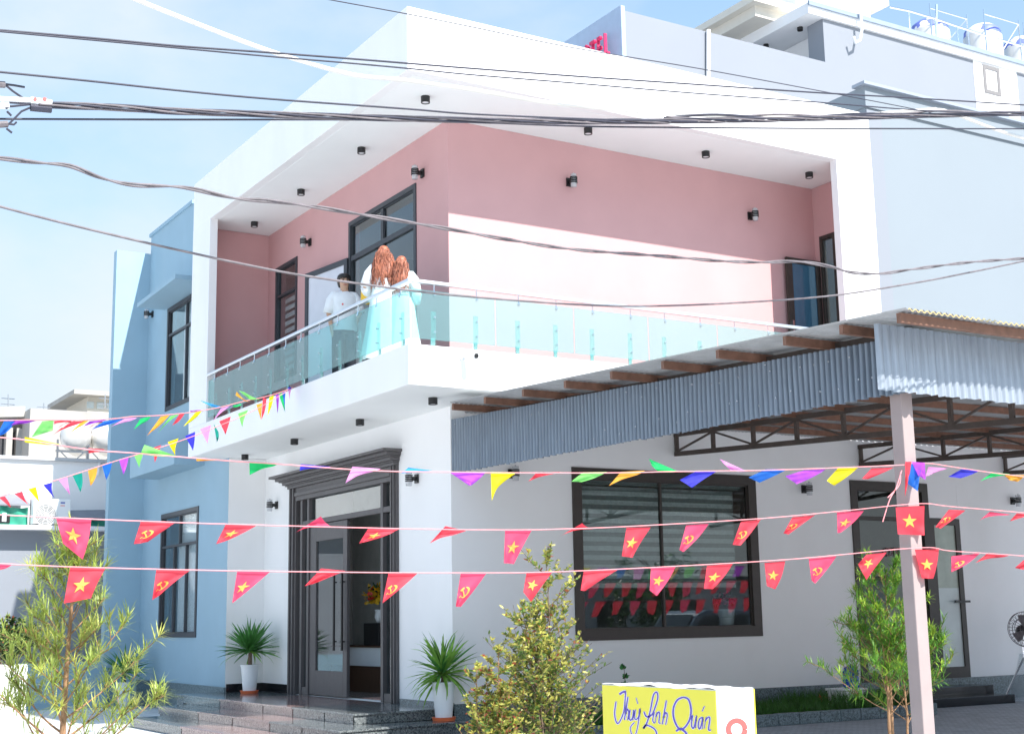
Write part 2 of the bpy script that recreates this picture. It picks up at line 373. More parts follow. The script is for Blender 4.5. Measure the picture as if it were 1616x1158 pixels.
# balcony slab and roof slab
b = MB(); b.box(0, 9.13, 0, 9.42, ZS0, ZS1); b.build('balcony_slab', WHITE, house, bevel=.008)
b = MB(); b.box(0, 9.13, 0, 9.42, ZC, ZP); b.build('roof_slab', WHITE, house, bevel=.008)
b = MB(); b.box(.16, 9.0, .16, 9.0, ZC-.004, ZC-.001); b.build('soffit', SOFFIT, house)
b = MB(); b.box(.03, 9.1, .03, 9.0, ZS0-.004, ZS0-.001); b.build('soffit', SOFFIT, house)
# frame fins of the balcony opening
b = MB(); b.box(0, .15, 8.40, 9.42, ZS1, ZC); b.build('frame_fin', WHITE, house)
b = MB(); b.box(8.28, 9.13, 0, .15, ZS1, ZC); b.build('frame_fin', WHITE, house)
# pink upper walls
UD = (2.55, 5.15, ZS1+.02, 8.60); UW = (7.52, 8.62, 6.25, 8.55); EW = (.95, 1.34, ZS1+.02, 8.38)
wall('pink_wall', 'x', XW, XW+.2, YW+.2, 9.05, ZS1, ZC-.005, PINK, house, [UD, UW])
wall('pink_wall', 'y', YW, YW+.2, XW, 9.09, ZS1, ZC-.005, PINK, house)
wall('pink_wall', 'y', 9.05, 9.25, .15, XW+.2, ZS1, ZC-.005, PINK, house)
wall('pink_wall', 'x', 9.09, 9.127, .15, YW+.2, ZS1, ZC-.005, PINK, house, [EW])
b = MB(); b.box(.15, XW, 0.12, 9.05, ZS1, ZS1+.008); b.box(XW, 9.16, .12, YW, ZS1, ZS1+.008); b.build('balcony_floor', GRAN, house)
# blue wing
LW = (10.77, 13.25, 1.38, 4.0); LU = (10.6, 13.2, 6.26, 8.58)
wall('blue_wall', 'x', .7, .9, 9.25, 14.66, ZG, 10.6, BLUE, house, [LW, LU])
b = MB(); b.box(.66, .94, 11.58, 14.70, 10.6, 10.68); b.build('coping', BLUE, house)
b = MB(); b.box(.7, .9, 9.05, 9.25, ZG, ZS0-.002); b.build('blue_wall_end', BLUE, house)
wall('wall', 'y', 9.047, 9.25, .703, XW+.2, ZG, ZS0-.004, WHITE, house)
b = MB(); b.box(-.09, .9, 14.66, 14.9, ZG, 10.2); b.build('blue_fin', BLUE, house)
# hidden shell that keeps the rooms dark
for (x0, x1, y0, y1, z0, z1) in ((.9, 9.13, 14.66, 14.86, ZG, 10.2), (8.93, 9.13, 9.43, 14.66, ZG, 10.2), (.9, 8.93, 9.25, 14.66, 10.0, 10.2), (.9, 8.93, 9.43, 14.66, ZS0, ZS1),
                               (16.8, 17, 1.68, 9.4, ZG, 4.79), (1.65, 16.8, 9.2, 9.4, ZG, 4.79), (9.13, 17, 1.68, 9.4, 4.79, 4.95)):
    MB().box(x0, x1, y0, y1, z0, z1).build('inner_wall', INT, house)
MB().box(8.95, 9.085, 1.70, 9.4, ZS1, ZC).build('inner_wall', INT, house)
MB().box(XW+.2, 16.8, YW+.2, 9.2, .30, .36).build('interior_floor', mat('interior_tile', (.30, .26, .24), .2, var=.1), house)
# plinths, skirting
MB().box(XW-.03, 17, YW-.035, YW-.001, ZG, .42).build('plinth', PLINTH, house)
MB().box(XW-.035, XW-.001, YW-.035, 3.15, ZG, .44).build('plinth', PLINTH, house)
MB().box(.665, .699, 9.0, 14.66, ZG, .46).build('plinth', PLINTH, house)
b = MB(); b.box(.72, XW-.02, 9.02, 9.046, .36, .52); b.box(XW-.02, XW-.001, 7.72, 9.02, .36, .52); b.build('skirting', SKIRT, house)
# awnings over the wing's windows
b = MB(); b.prism([(-.02, 11.0-.55, 8.60), (.7, 11.0-.55, 8.60), (.7, 13.42, 8.60), (.06, 13.42, 8.60)], (0, 0, .09)); b.build('awning', BLUE, house)
b = MB(); b.box(.07, .7, 10.5, 13.6, 4.80, 5.28); b.build('window_hood', BLUE, house)

# wing windows
window('window', house, 'x', .7, LW[0], LW[1], LW[2], LW[3], .09, DFRAME, CLEAR, mull=(11.55, 12.35), trans=(3.28,), upper_mull=(12.0,))
window('window', house, 'x', .7, LU[0], LU[1], LU[2], LU[3], .09, DFRAME, CLEAR, mull=(11.9,), trans=(7.95,), upper_mull=(11.9,))
for (u0, u1, z0, z1) in ((LW[0], 12.3, LW[2], LW[3]), (LU[0], 12.3, LU[2], LU[3])):
    b = MB()
    b.grid(lambda s, t: (.80+.02*math.sin(s*60), u0+(u1-u0)*s, z0+(z1-z0)*t), 60, 1); b.build('curtain', CURT, house, smooth=True)
# balcony small window and double door
window('window', house, 'x', XW, UW[0], UW[1], UW[2], UW[3], .07, DFRAME, CLEAR, trans=(7.95,))
b = MB()
for k in range(11):
    z = UW[2]+.08+k*.15; b.box(XW+.16, XW+.17, UW[0]+.1, UW[1]-.1, z, z+.085)
b.build('blind', mat('zebra_blind', (.62, .62, .62), .8), house)
window('balcony_door', house, 'x', XW, UD[0], UD[1], UD[2], UD[3], .08, DFRAME, CLEAR, mull=(3.82,), trans=(7.92,), upper_mull=(3.82,), mw=.09)
# the opened leaf stands out from the wall, hinged at the far jamb
lf = MB(); a0, a1 = Vector((XW-.03, 5.14, 0)), Vector((XW-.23, 6.55, 0))
dirv = (a1-a0).normalized(); nv = Vector((dirv.y, -dirv.x, 0)); Lw = (a1-a0).length
def leaf_box(b, s0, s1, z0, z1, t=.025):
    c = a0+dirv*((s0+s1)/2)+Vector((0, 0, (z0+z1)/2)); b.obox(c, dirv*((s1-s0)/2), nv*t, Vector((0, 0, (z1-z0)/2)))
for s0, s1, z0, z1 in ((0, .1, 5.4, 7.95), (Lw-.1, Lw, 5.4, 7.95), (.1, Lw-.1, 7.85, 7.95), (.1, Lw-.1, 5.4, 5.6)): leaf_box(lf, s0, s1, z0, z1)
leafo = lf.build('door_leaf', DFRAME, house)
g = MB(); leaf_box(g, .1, Lw-.1, 5.6, 7.85, .004); g.build('pane', mat('frosted_leaf', (.62, .62, .68), .12, var=.04), leafo)
MB().obox(a0+dirv*.05+nv*-.05+Vector((0, 0, 6.6)), dirv*.015, nv*.03, (0, 0, .12)).build('handle', BLACK, leafo)
# end wall door and its leaf folded against the pink wall
window('balcony_door', house, 'x', 9.09, EW[0], EW[1], EW[2], EW[3], .06, BFRAME, DARKG)
lf2 = MB(); y0 = 1.36
for (u0, u1, z0, z1) in ((8.27, 8.40, 5.4, 7.92), (8.97, 9.08, 5.4, 7.92), (8.40, 8.97, 7.82, 7.92), (8.40, 8.97, 5.4, 5.58)): lf2.box(u0, u1, y0, y0+.05, z0, z1)
lo2 = lf2.build('door_leaf', BFRAME, house)
MB().box(8.40, 8.97, y0+.02, y0+.03, 5.58, 7.82).build('pane', mat('blue_reflective_glass', (.05, .14, .22), .06, var=.05, spec=.8), lo2)
MB().box(8.31, 8.34, y0-.04, y0, 6.5, 6.75).build('handle', STEEL, lo2)

# entrance: casing, cornice, sidelights, leaves
dy0, dy1, dz0, dz1 = DOOR
ent = MB()
def casing(u0, u1, z0, z1, inner):
    w = u1-u0; n = 5
    for k in range(n):
        a, c = u0+w*k/n, u0+w*(k+1)/n; pr = (.05, .085, .06, .095, .04)[k]
        ent.box(XW-pr, XW+.12, a, c, z0, z1)
casing(dy1-.30, dy1, dz0, dz1, 0); casing(dy0, dy0+.16, dz0, dz1, 1)
for k, (z0, z1, pr) in enumerate(((3.84, 3.92, .06), (3.92, 3.99, .09), (3.99, 4.08, .05))): ent.box(XW-pr, XW+.12, dy0+.16, dy1-.30, z0, z1)
ed = ent.build('entrance_door', GFRAME, house, bevel=.004)
cn = MB()
for k, (z0, z1, pr, ov) in enumerate(((4.08, 4.13, .10, .02), (4.13, 4.155, .13, .06), (4.155, 4.21, .17, .11), (4.21, 4.235, .21, .18), (4.235, 4.29, .26, .24), (4.29, 4.335, .34, .36))):
    cn.box(XW-pr, XW+.02, dy0-ov*.35, dy1+ov, z0, z1)
cn.build('cornice', GFRAME, ed, bevel=.004)
fr = MB()
for u in (3.41, 3.78, 6.83, 7.14): fr.box(XW-.035, XW+.09, u-.045, u+.045, .36, 3.84)
fr.box(XW-.03, XW+.085, 3.825, 6.785, 3.36, 3.45); fr.box(XW-.03, XW+.085, 3.455, 3.735, 3.36, 3.45); fr.box(XW-.03, XW+.085, 6.875, 7.095, 3.36, 3.45)
fr.build('door_frame', GFRAME, ed, bevel=.004)
gl = MB()
gl.box(XW+.03, XW+.036, 3.825, 6.785, 3.45, 3.84); gl.build('transom_pane', CLEAR, ed)
for (u0, u1) in ((3.455, 3.735), (6.875, 7.095)):
    MB().box(XW+.03, XW+.036, u0, u1, 3.45, 3.84).build('sidelight', CLEAR, ed); MB().box(XW+.03, XW+.036, u0, u1, .5, 3.36).build('sidelight', CLEAR, ed)
    MB().box(XW-.02, XW+.08, u0, u1, .36, .5).build('kick_panel', GFRAME, ed)
# far leaf (closed): stiles, rails, panel, glass
def leaf(u0, u1):
    q = MB(); st = .27
    for (a, c, z0, z1) in ((u0, u0+st*.62, .38, 3.35), (u1-st, u1, .38, 3.35), (u0+st*.62, u1-st, 3.05, 3.35), (u0+st*.62, u1-st, .38, .80)): q.box(XW-.01, XW+.05, a, c, z0, z1)
    o = q.build('door_leaf', GFRAME, house, bevel=.005)
    MB().box(XW+.015, XW+.022, u0+st*.62, u1-st, .80, 3.05).build('pane', CLEAR, o)
    return o
lo = leaf(5.18, 6.78)
for u in (5.27, 5.60):
    h = MB(); h.box(XW-.075, XW-.045, u-.018, u+.018, 1.15, 2.45)
    for z in (1.3, 2.3): h.box(XW-.045, XW-.01, u-.012, u+.012, z-.012, z+.012)
    h.build('handle', BLACK, lo)
# near leaf swung inward
q = MB()
for (a, c, z0, z1) in ((1.60, 1.77, .38, 3.35), (2.7, 2.87, .38, 3.35), (1.77, 2.7, 3.05, 3.35), (1.77, 2.7, .38, .8)): q.box(a, c, 3.80, 3.86, z0, z1)
o = q.build('door_leaf', GFRAME, house, bevel=.005); MB().box(1.77, 2.7, 3.826, 3.833, .8, 3.05).build('pane', CLEAR2, o)

# the big shop window with its roller blind
window('shop_window', house, 'y', YW, BIGW[0], BIGW[1], BIGW[2], BIGW[3], .17, BFRAME, DARKG, mull=(5.35,), mw=.035, proud=.03)
bl = MB().box(3.75, 7.2, YW+.17, YW+.22, 3.72, 3.79).build('roller_blind', BLIND1, house)
for k in range(22):
    z = 3.70-k*.0735
    MB().box(3.80, 7.02, YW+.19, YW+.196, z-.0725, z).build('blind_band', BLIND2 if k % 2 else BLIND1, bl)
# right-hand glazed unit with a frosted leaf
window('glazed_unit', house, 'y', YW, RD[0], 11.55, RD[2], RD[3], .16, BFRAME, DARKG, trans=(3.3,), mw=.07, proud=.03)
wall('wall', 'y', YW+.003, YW+.197, 11.55, RD[1], 3.34, RD[3], WHITE, house)
q = MB()
for (u0, u1, z0, z1) in ((11.55, 11.67, .38, 3.33), (12.24, 12.36, .38, 3.33), (11.67, 12.24, 3.21, 3.33), (11.67, 12.24, .38, .62)): q.box(u0, u1, YW-.02, YW+.06, z0, z1)
fl = q.build('door_leaf', BFRAME, house)
MB().box(11.67, 12.24, YW+.01, YW+.02, .62, 2.05).build('pane', FROST, fl); MB().box(11.67, 12.24, YW+.01, YW+.02, 2.05, 3.21).build('pane', mat('green_frosted_glass', (.40, .46, .40), .25, var=.2, scale=3), fl)
h = MB(); h.box(12.02, 12.42, YW-.09, YW-.06, 1.78, 1.82); h.box(12.29, 12.33, YW-.06, YW-.02, 1.78, 1.82); h.build('handle', BLACK, fl)
def text_mesh(name, s, size, m, parent, loc, rot, ext=.01, xs=1):
    cu = bpy.data.curves.new(name, 'FONT'); cu.body = s; cu.size = size; cu.extrude = ext; cu.resolution_u = 2
    t = bpy.data.objects.new(name, cu); col.objects.link(t); dg = bpy.context.evaluated_depsgraph_get(); dg.update()
    me = bpy.data.meshes.new_from_object(t.evaluated_get(dg)); bpy.data.objects.remove(t); me.materials.clear(); me.materials.append(m)
    o = link(name, me, parent, Vector(loc)-(OFF.get(parent.name, Vector()) if parent else Vector()), rot); o.scale = (xs, 1, 1); return o
text_mesh('door_lettering', 'OTEL T', .24, mat('dark_red_print', (.09, .015, .015), .4), house, (10.35, YW-.004, 2.62), (R(90), 0, 0), .003, 1.15)

# porch steps of polished granite
st = thing('porch_steps', (-.4, 4.5, -.09), 'polished grey and red granite steps before the entrance door', 'steps')
def step(x0, xin, yr, yr2, yl, z, zb, cuts, segm):
    """tread slabs and risers, split where the stone changes"""
    ys = [yr]+cuts+[yl]
    for i, (a, c) in enumerate(zip(ys[:-1], ys[1:])):
        m = segm[i]
        t = MB()
        e = .006
        if i == 0:
            t.prism([(x0-.03, a, z-.03), (xin, yr2, z-.03), (xin, c-e, z-.03), (x0-.03, c-e, z-.03)], (0, 0, .03))
        else: t.box(x0-.03, xin, a, c-e, z-.03, z)
        t.build('tread', m, st, bevel=.004)
        r_ = MB(); r_.box(x0, x0+.03, a+.03, c-e, zb, z-.03); r_.build('riser', m, st)
    r_ = MB(); r_.prism([(x0, yr+.03, zb), (xin, yr2+.03, zb), (xin, yr2+.06, zb), (x0, yr+.06, zb)], (0, 0, z-.03-zb)); r_.build('riser', GRAN, st)
    MB().box(x0+.03, xin, yr2+.06 if yr2 > yr else yr+.06, yl-.01, ZG, z-.031).build('step_core', GRAN, st)
step(-.10, XW-.04, 1.50, 1.62, 9.03, .36, .21, [2.55, 3.75, 5.0, 7.03], [GRAN, GRAN, GRANR, GRANR, GRAN])
MB().box(-.13, .66, 9.03, 9.43, .33, .36).build('tread', GRAN, st)
MB().box(-.10, .66, 9.03, 9.40, ZG, .33).build('riser', GRAN, st)
step(-.72, -.105, .58, .78, 8.53, .21, .07, [1.9, 3.11, 4.7, 6.33], [GRAN, GRAN, GRANR, GRANR, GRAN])
t = MB().prism([(-.10, .79, .18), (XW, 1.02, .18), (XW, YW-.04, .18), (-.10, 1.495, .18)], (0, 0, .03)); t.build('tread', GRAN, st, bevel=.004)
MB().prism([(-.10, .82, -.09), (XW, 1.05, -.09), (XW, YW-.04, -.09), (-.10, 1.495, -.09)], (0, 0, .27)).build('riser', GRAN, st)
step(-1.40, -.725, -.35, -.2, 7.91, .07, ZG, [1.1, 3.1, 5.1], [GRAN, GRANR, GRANR, GRAN])
t = MB().prism([(-.725, -.19, .04), (XW, .2, .04), (XW, 1.0, .04), (-.725, .57, .04)], (0, 0, .03)); t.build('tread', GRAN, st)

# ------------------------------------------------------------------ balcony railing
rl = thing('balcony_railing', (0, 0, ZS1), 'green tinted glass balcony railing with steel handrail around the corner', 'railing')
GX, GZ0, GZ1 = .03, 5.455, 6.15
def gp(axis, u0, u1):
    g = MB(); pbox(g, axis, GX, GX+.012, u0, u1, GZ0, GZ1); g.build('glass_panel', SAFETY, rl)
for a, c in ((.03, 1.37), (1.39, 2.80), (2.82, 4.22), (4.24, 5.64), (5.66, 7.02), (7.04, 8.38)): gp('x', a, c)
for a, c in ((.06, 1.40), (1.42, 2.75), (2.77, 4.12), (4.14, 5.48), (5.50, 6.88), (6.90, 8.26)): gp('y', a, c)
b = MB(); b.box(-.01, .07, -.01, 8.41, 6.235, 6.285); b.build('handrail', RAILM, rl, bevel=.008)
b = MB(); b.box(.07, 8.28, -.01, .07, 6.235, 6.285); b.build('handrail', RAILM, rl, bevel=.008)
BG = glass('fin_glass', (.84, .95, .93), (.6, .88, .83), .12, 1)
def baluster(axis, u):
    g = MB(); pbox(g, axis, GX+.03, GX+.045, u-.036, u+.036, ZS1, ZS1+.50)
    o = g.build('baluster', BG, rl)
    p = MB(); pbox(p, axis, GX+.052, GX+.066, u-.03, u+.03, ZS1, ZS1+.12); p.build('bracket', STEEL, o)
    for z in (ZS1+.20, ZS1+.41):
        c = (GX-.012, u, z) if axis == 'x' else (u, GX-.012, z)
        MB().lathe(c, [(0, 0), (.014, 0), (.014, .01), (.009, .05), (0, .05)], 10, axis=(1, 0, 0) if axis == 'x' else (0, 1, 0)).build('bolt', STEEL, o)
    q = MB(); c = [(GX+.005, u, 6.237), (GX+.005, u, 6.16), (GX-.012, u, 6.10)]
    if axis == 'y': c = [(p_[1], p_[0], p_[2]) for p_ in c]
    q.tube(c, .009, 6); q.lathe(c[2], [(0, -.01), (.018, -.01), (.018, .012), (0, .012)], 8, axis=(1, 0, 0) if axis == 'x' else (0, 1, 0)); q.build('rail_bracket', STEEL, o)
for u in (.32, 1.08, 1.72, 2.45, 3.15, 3.9, 4.55, 5.3, 6.0, 6.7, 7.35, 8.05): baluster('x', u)
for u in (.42, 1.10, 1.80, 2.45, 3.1, 3.8, 4.45, 5.15, 5.85, 6.55, 7.25, 7.95): baluster('y', u)

# ------------------------------------------------------------------ lamps
LAMPGLASS = glass('lamp_glass', (.85, .88, .9), (.85, .86, .88), .7, 1)
def wall_lamp(axis, p, u, z, label):
    """louvred cylinder on a bracket, standing off the wall"""
    c = (p-.15, u, z) if axis == 'x' else (u, p-.15, z)
    t = thing('wall_lamp', c, label, 'lamp', 'black louvred wall lamps on the house')
    q = MB()
    if axis == 'x': q.box(p-.03, p-.002, u-.05, u+.05, z-.07, z+.07); q.box(p-.10, p-.03, u-.02, u+.02, z-.03, z+.03)
    else: q.box(u-.05, u+.05, p-.03, p-.002, z-.07, z+.07); q.box(u-.02, u+.02, p-.10, p-.03, z-.03, z+.03)
    q.build('bracket', BLACK, t)
    for k in range(4):
        zz = z-.05+k*.029
        MB().lathe((c[0], c[1], zz), [(.03, 0), (.062, 0), (.062, .017), (.03, .017), (.03, 0)], 18).build('louvre', BLACK, t, smooth=False)
    MB().lathe(c, [(0, -.115), (.047, -.115), (.05, -.05), (.048, .07), (.05, .10), (.010, .105), (.010, .125), (0, .125)], 18).build('glass_tube', LAMPGLASS, t, smooth=True)
    return t
wall_lamp('x', XW, 2.31, 8.69, 'black louvred lamp on the pink balcony wall above the double door')
wall_lamp('x', XW, 6.90, 8.67, 'black louvred lamp on the pink wall between small window and open door leaf')
wall_lamp('y', YW, 3.70, 8.64, 'black louvred lamp on the sunlit pink wall nearer the corner')
wall_lamp('y', YW, 7.56, 8.60, 'black louvred lamp on the pink wall above the blue door leaf')
wall_lamp('x', .7, 14.35, 8.69, 'black louvred lamp on the blue wing beside its upper window')
wall_lamp('x', XW, 8.42, 3.85, 'black louvred lamp on the white wall left of the entrance door')
wall_lamp('x', XW, 2.57, 3.80, 'black louvred lamp on the white wall right of the entrance door')
wall_lamp('y', YW, 2.49, 3.81, 'black louvred lamp just below the corrugated skirt of the canopy')
wall_lamp('y', YW, 8.48, 3.77, 'black louvred lamp between the big window and the dark glazed unit')
wall_lamp('y', YW, 13.91, 3.72, 'black louvred lamp on the wall under the canopy above the tripod fan')
def downlight(x, y, z, label):
    t = thing('ceiling_light', (x, y, z), label, 'light', 'black can lights under the overhangs')
    MB().lathe((x, y, z-.13), [(.05, .04), (.056, .03), (.068, .03), (.068, .128), (0, .128)], 20).build('can', BLACK, t)
    MB().lathe((x, y, z-.125), [(0, .035), (.052, .035), (.052, .06), (0, .06)], 16).build('lens', POTW, t)
for x, y, lb in ((.7, .79, 'black can light at the corner of the upper soffit'), (.83, 3.32, 'black can light on the upper soffit over the double door'),
                 (.83, 5.89, 'black can light on the upper soffit over the open door leaf'), (.83, 8.23, 'black can light at the far left end of the upper soffit'),
                 (3.62, .76, 'black can light on the upper soffit above the lit pink wall near the corner'), (6.02, .76, 'black can light on the upper soffit halfway along the sunlit side'),
                 (8.37, .77, 'black can light on the upper soffit beside the right frame')): downlight(x, y, ZC-.004, lb)
for x, y, lb in ((.83, .87, 'black can light under the balcony slab at its corner'), (.79, 3.27, 'black can light under the balcony slab above the right of the entrance'),
                 (.76, 5.91, 'black can light under the balcony slab above the left of the entrance'), (.78, 8.40, 'black can light under the balcony slab beside the blue wing')): downlight(x, y, ZS0-.004, lb)
sc_ = thing('security_camera', (.84, 0, 5.24), 'white bullet security camera on the balcony edge near the corner', 'camera')
MB().lathe((.84, -.001, 5.24), [(0, 0), (.05, 0), (.05, -.03), (0, -.03)], 16, axis=(0, 1, 0)).build('base', POTW, sc_)
MB().tube([(.84, -.03, 5.24), (.84, -.09, 5.23)], .015).build('arm', POTW, sc_)
MB().lathe((.86, -.06, 5.25), [(0, 0), (.04, 0), (.045, -.05), (.045, -.20), (0, -.20)], 16, axis=(-.3, 1, .15)).build('body', POTW, sc_, smooth=False)
MB().lathe((.86-.065*-.95, -.265, 5.22), [(0, .02), (.035, .02), (.035, -.006), (0, -.006)], 14, axis=(-.3, 1, .15)).build('lens', BLACK, sc_)

# ------------------------------------------------------------------ the canopy
cp = thing('canopy', (5, -3, 0), 'zinc roofed lean-to canopy with corrugated skirt on brown trusses', 'canopy')
def rz(y): return 4.64+.043*(y-.5)
def corr(name, P, U, V, w, ht, amp, m, pitch=.076, label=None, vt=None, parent=cp):
    """corrugated sheet: U across the ribs, V along them; vt(u) lets the far end be cut on a slope"""
    P, U, V = Vector(P), Vector(U).normalized(), Vector(V).normalized(); N = U.cross(V); n = max(4, int(w/pitch*10)); q = MB()
    r1, r2, r3 = rnd.uniform(0, 6), rnd.uniform(0, 6), rnd.uniform(.75, 1.15)
    def fn(s, t):
        u = s*w; hh = ht if vt is None else vt(u)
        return P+U*u+V*(hh*t)+V*((1-t)*.006*math.sin(u*41+r1))+N*(.006*math.sin(u*5+r1)*math.sin(t*4+r2)*(1-abs(2*s-1)))+N*(amp*r3*(1-2*(.5+.5*math.cos(2*math.pi*u/pitch))**2.2))
    q.grid(fn, n, 4); return q.build(name, m, parent, smooth=True, label=label)
W_ = .79
y = 1.40
k = 0
while y > -7.4:
    w = min(W_, y+7.55)
    z0 = 3.76-.012*(1.4-y)
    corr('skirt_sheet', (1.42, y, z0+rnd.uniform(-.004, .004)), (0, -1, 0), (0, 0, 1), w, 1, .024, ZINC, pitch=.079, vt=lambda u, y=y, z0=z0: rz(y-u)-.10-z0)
    y -= W_; k += 1
x = 1.02
k = 0
while x < 6.5:
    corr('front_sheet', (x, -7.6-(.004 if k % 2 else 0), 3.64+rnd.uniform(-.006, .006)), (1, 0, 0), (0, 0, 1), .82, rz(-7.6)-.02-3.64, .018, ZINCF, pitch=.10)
    x += .8; k += 1
x = .9
while x < 15.5:
    w = .82; yt = .5 if x < 1.4 else 1.478; s = Vector((0, -8.1-yt, rz(-8.1)-rz(yt)))
    corr('roof_sheet', (x, yt, rz(yt)+.03+(.005 if int(x/.79) % 2 else 0)), (1, 0, 0), s, w, s.length, .012, ROOFM)
    x += .79
for yy in (.46, -.45, -1.45, -2.45, -3.45, -4.45, -5.41, -6.46, -7.25, -7.98):
    MB().box(.93, 15.4, yy-.025, yy+.025, rz(yy)-.075, rz(yy)+.015).build('purlin', RUST, cp)
MB().grid(lambda u, v: (.92+5*u, -8.108, rz(-8.1)+.020+.011*math.sin(u*5/.076*6.2832)+.012*v), 520, 1).build('yellow_lit_edge', mat('painted_yellow_light', (.46, .36, .15), .6), cp)  # added strip; yellow light under the roof edge is put into its colour
for tx in (1.62, 5.68, 9.87, 13.74):
    t = MB().box(tx-.03, tx+.03, 1.40, 1.45, 4.24, 4.60).build('truss', TRUSSM, cp)
    lo_ = lambda y: 4.26+.050*(y-1.48); hi_ = lambda y: 4.58+.035*(y-1.48)
    c = MB(); c.bar((tx, 1.47, lo_(1.47)), (tx, -7.5, lo_(-7.5)), .05, .075); c.build('bottom_chord', TRUSSM, t)
    c = MB(); c.bar((tx, 1.47, hi_(1.47)), (tx, -7.5, hi_(-7.5)), .05, .075); c.build('top_chord', TRUSSM, t)
    n = 9; ys = [1.45-8.7*k/n for k in range(n+1)]
    for k in range(n):
        a, bb = ys[k], ys[k+1]
        c = MB(); c.bar((tx, bb, lo_(bb)+.037), (tx, bb, hi_(bb)-.037), .06, .05, up=(1, 0, 0)); c.build('upright', TRUSSM, t)
        c = MB()
        p0, p1 = ((a-.03, lo_(a)+.04), (bb+.03, hi_(bb)-.04)) if k % 2 == 0 else ((a-.03, hi_(a)-.04), (bb+.03, lo_(bb)+.04))
        c.bar((tx-.003, p0[0], p0[1]), (tx-.003, p1[0], p1[1]), .03, .028); c.build('diagonal', TRUSSM, t)
MB().box(1.36, 6.5, -7.52, -7.47, 3.70, 3.78).build('front_beam', TRUSSM, cp)
pc = at(1427, 700, 1, -7.42).x
MB().box(pc+.0, pc+.15, -7.42, -7.27, 0, 3.74).build('post', POSTM, cp, bevel=.01)
MB().box(pc-.03, pc+.18, -7.45, -7.24, 0, .02).build('post_base', POSTM, cp)
MB().box(6.3, 6.45, -7.42, -7.27, 0, 3.9).build('post', POSTM, cp, bevel=.01)

q = MB()
for k in range(30):
    y = 1.15-k*.29
    for z in (3.86, rz(y)-.20): q.lathe((1.394, y+rnd.uniform(-.12, .12), z+rnd.uniform(-.06, .06)), [(0, -.005), (.008, -.003), (.009, .003)], 6, axis=(1, 0, 0))
tag(q.build('screw', STEEL, cp), kind='stuff')
# ------------------------------------------------------------------ neighbours on the right
nb = thing('pale_blue_house', (13.5, 5, ZG), 'pale blue house wall with grey coping behind the canopy', 'house')
MB().box(10.62, 17, YW+.01, 9, 4.96, 11.2).build('wall', PALE2, nb)
MB().box(10.62, 11.0, YW-.03, YW+.008, 4.96, 11.15).build('pilaster', PALE, nb)
MB().box(10.60, 17.1, YW-.035, 9.1, 11.2, 11.62).build('parapet', PALE2, nb)
MB().box(10.50, 17.1, YW-.13, YW+.2, 11.62, 11.68).build('coping', mat('grey_coping', (.30, .34, .40), .6), nb)
ht = thing('hotel_building', (27, 22, ZG), 'tall pale lavender hotel with roof loggia behind the house', 'building')
HY = 16.0
MB().box(15.7, 45, HY, HY+14, ZG, 20.15).build('wall', PALE, ht)
MB().box(15.55, 15.7, HY-.01, HY+8, 8, 20.3).build('shaded_side', mat('side_shade_blue', (.36, .46, .60), .7), ht)  # added slab; the hotel's shaded left face is put into the bluish colour
cx = at(1300, 60, 1, HY).x
MB().box(cx, 31.6, HY, HY+.76, 20.15, 21.72).build('upper_wall', PALE, ht)
MB().box(31.6, 34.0, HY-.02, HY+.76, 10, 21.72).build('stair_panel', WHITE, ht)
MB().box(34.0, 45, HY, HY+.76, 20.15, 21.72).build('upper_wall', PALE, ht)
MB().box(cx+.7, 45, HY+.77, HY+4.3, 20.15, 21.72).build('loggia_wall', WHITE, ht)
MB().box(cx-.75, 45, HY-.12, HY+4.4, 21.73, 22.12).build('roof_slab', WHITE, ht)
MB().box(cx-.78, 45, HY-.20, HY-.125, 22.0, 22.16).build('coping', mat('blue_grey_coping', (.26, .32, .40), .6), ht)
MB().box(cx-1.6, cx+1.2, HY+1.6, HY+10, 22.12, 22.5).build('cornice', CREAM, ht)
MB().box(cx-1.9, cx+1.2, HY+1.3, HY+10.3, 22.5, 22.75).build('cornice', CREAM, ht)
MB().box(cx+1.2, cx+5.0, HY+2.5, HY+6, 22.12, 24.3).build('roof_room', WHITE, ht)
MB().box(cx+1.0, cx+5.6, HY+2.1, HY+6.3, 24.3, 24.7).build('roof_room_slab', CREAM, ht)
wx = at(1564, 125, 1, HY).x
window('window', ht, 'y', HY-.02, wx-.45, wx+.45, 20.55, 21.65, .14, mat('grey_window_trim', (.20, .19, .19), .6), mat('pale_pane', (.62, .72, .74), .2), proud=.03)
MB().tube([at(1118, 48, 1, HY-.09), at(1118, 128, 1, HY-.09)], .07, 8).build('drain_pipe', WHITE, ht)
MB().tube([at(1357, 0, 1, HY-.3), at(1360, 48, 1, HY-.3), at(1357, 64, 1, HY-.3), at(1350, 68, 1, HY-.3), at(1347, 58, 1, HY-.3)], .05, 8).build('overflow_pipe', WHITE, ht)
for lx_, ly_ in ((cx-.18, 16.93), (cx-.24, 18.63)): MB().lathe((lx_, ly_, 21.61), [(.06, .03), (.09, .0), (.10, .0), (.10, .118), (0, .118)], 12).build('can_light', BLACK, ht)
PATN = bpy.data.materials.new('blue_white_tank_print'); PATN.use_nodes = True
_n, _l = PATN.node_tree.nodes, PATN.node_tree.links; _g = _n.new('ShaderNodeNewGeometry'); _v = _n.new('ShaderNodeTexNoise'); _v.inputs['Scale'].default_value = 1.6
_rp = _n.new('ShaderNodeValToRGB'); _rp.color_ramp.interpolation = 'CONSTANT'; _rp.color_ramp.elements[0].color = (.14, .18, .52, 1); _rp.color_ramp.elements[1].position = .5; _rp.color_ramp.elements[1].color = (.75, .75, .75, 1)
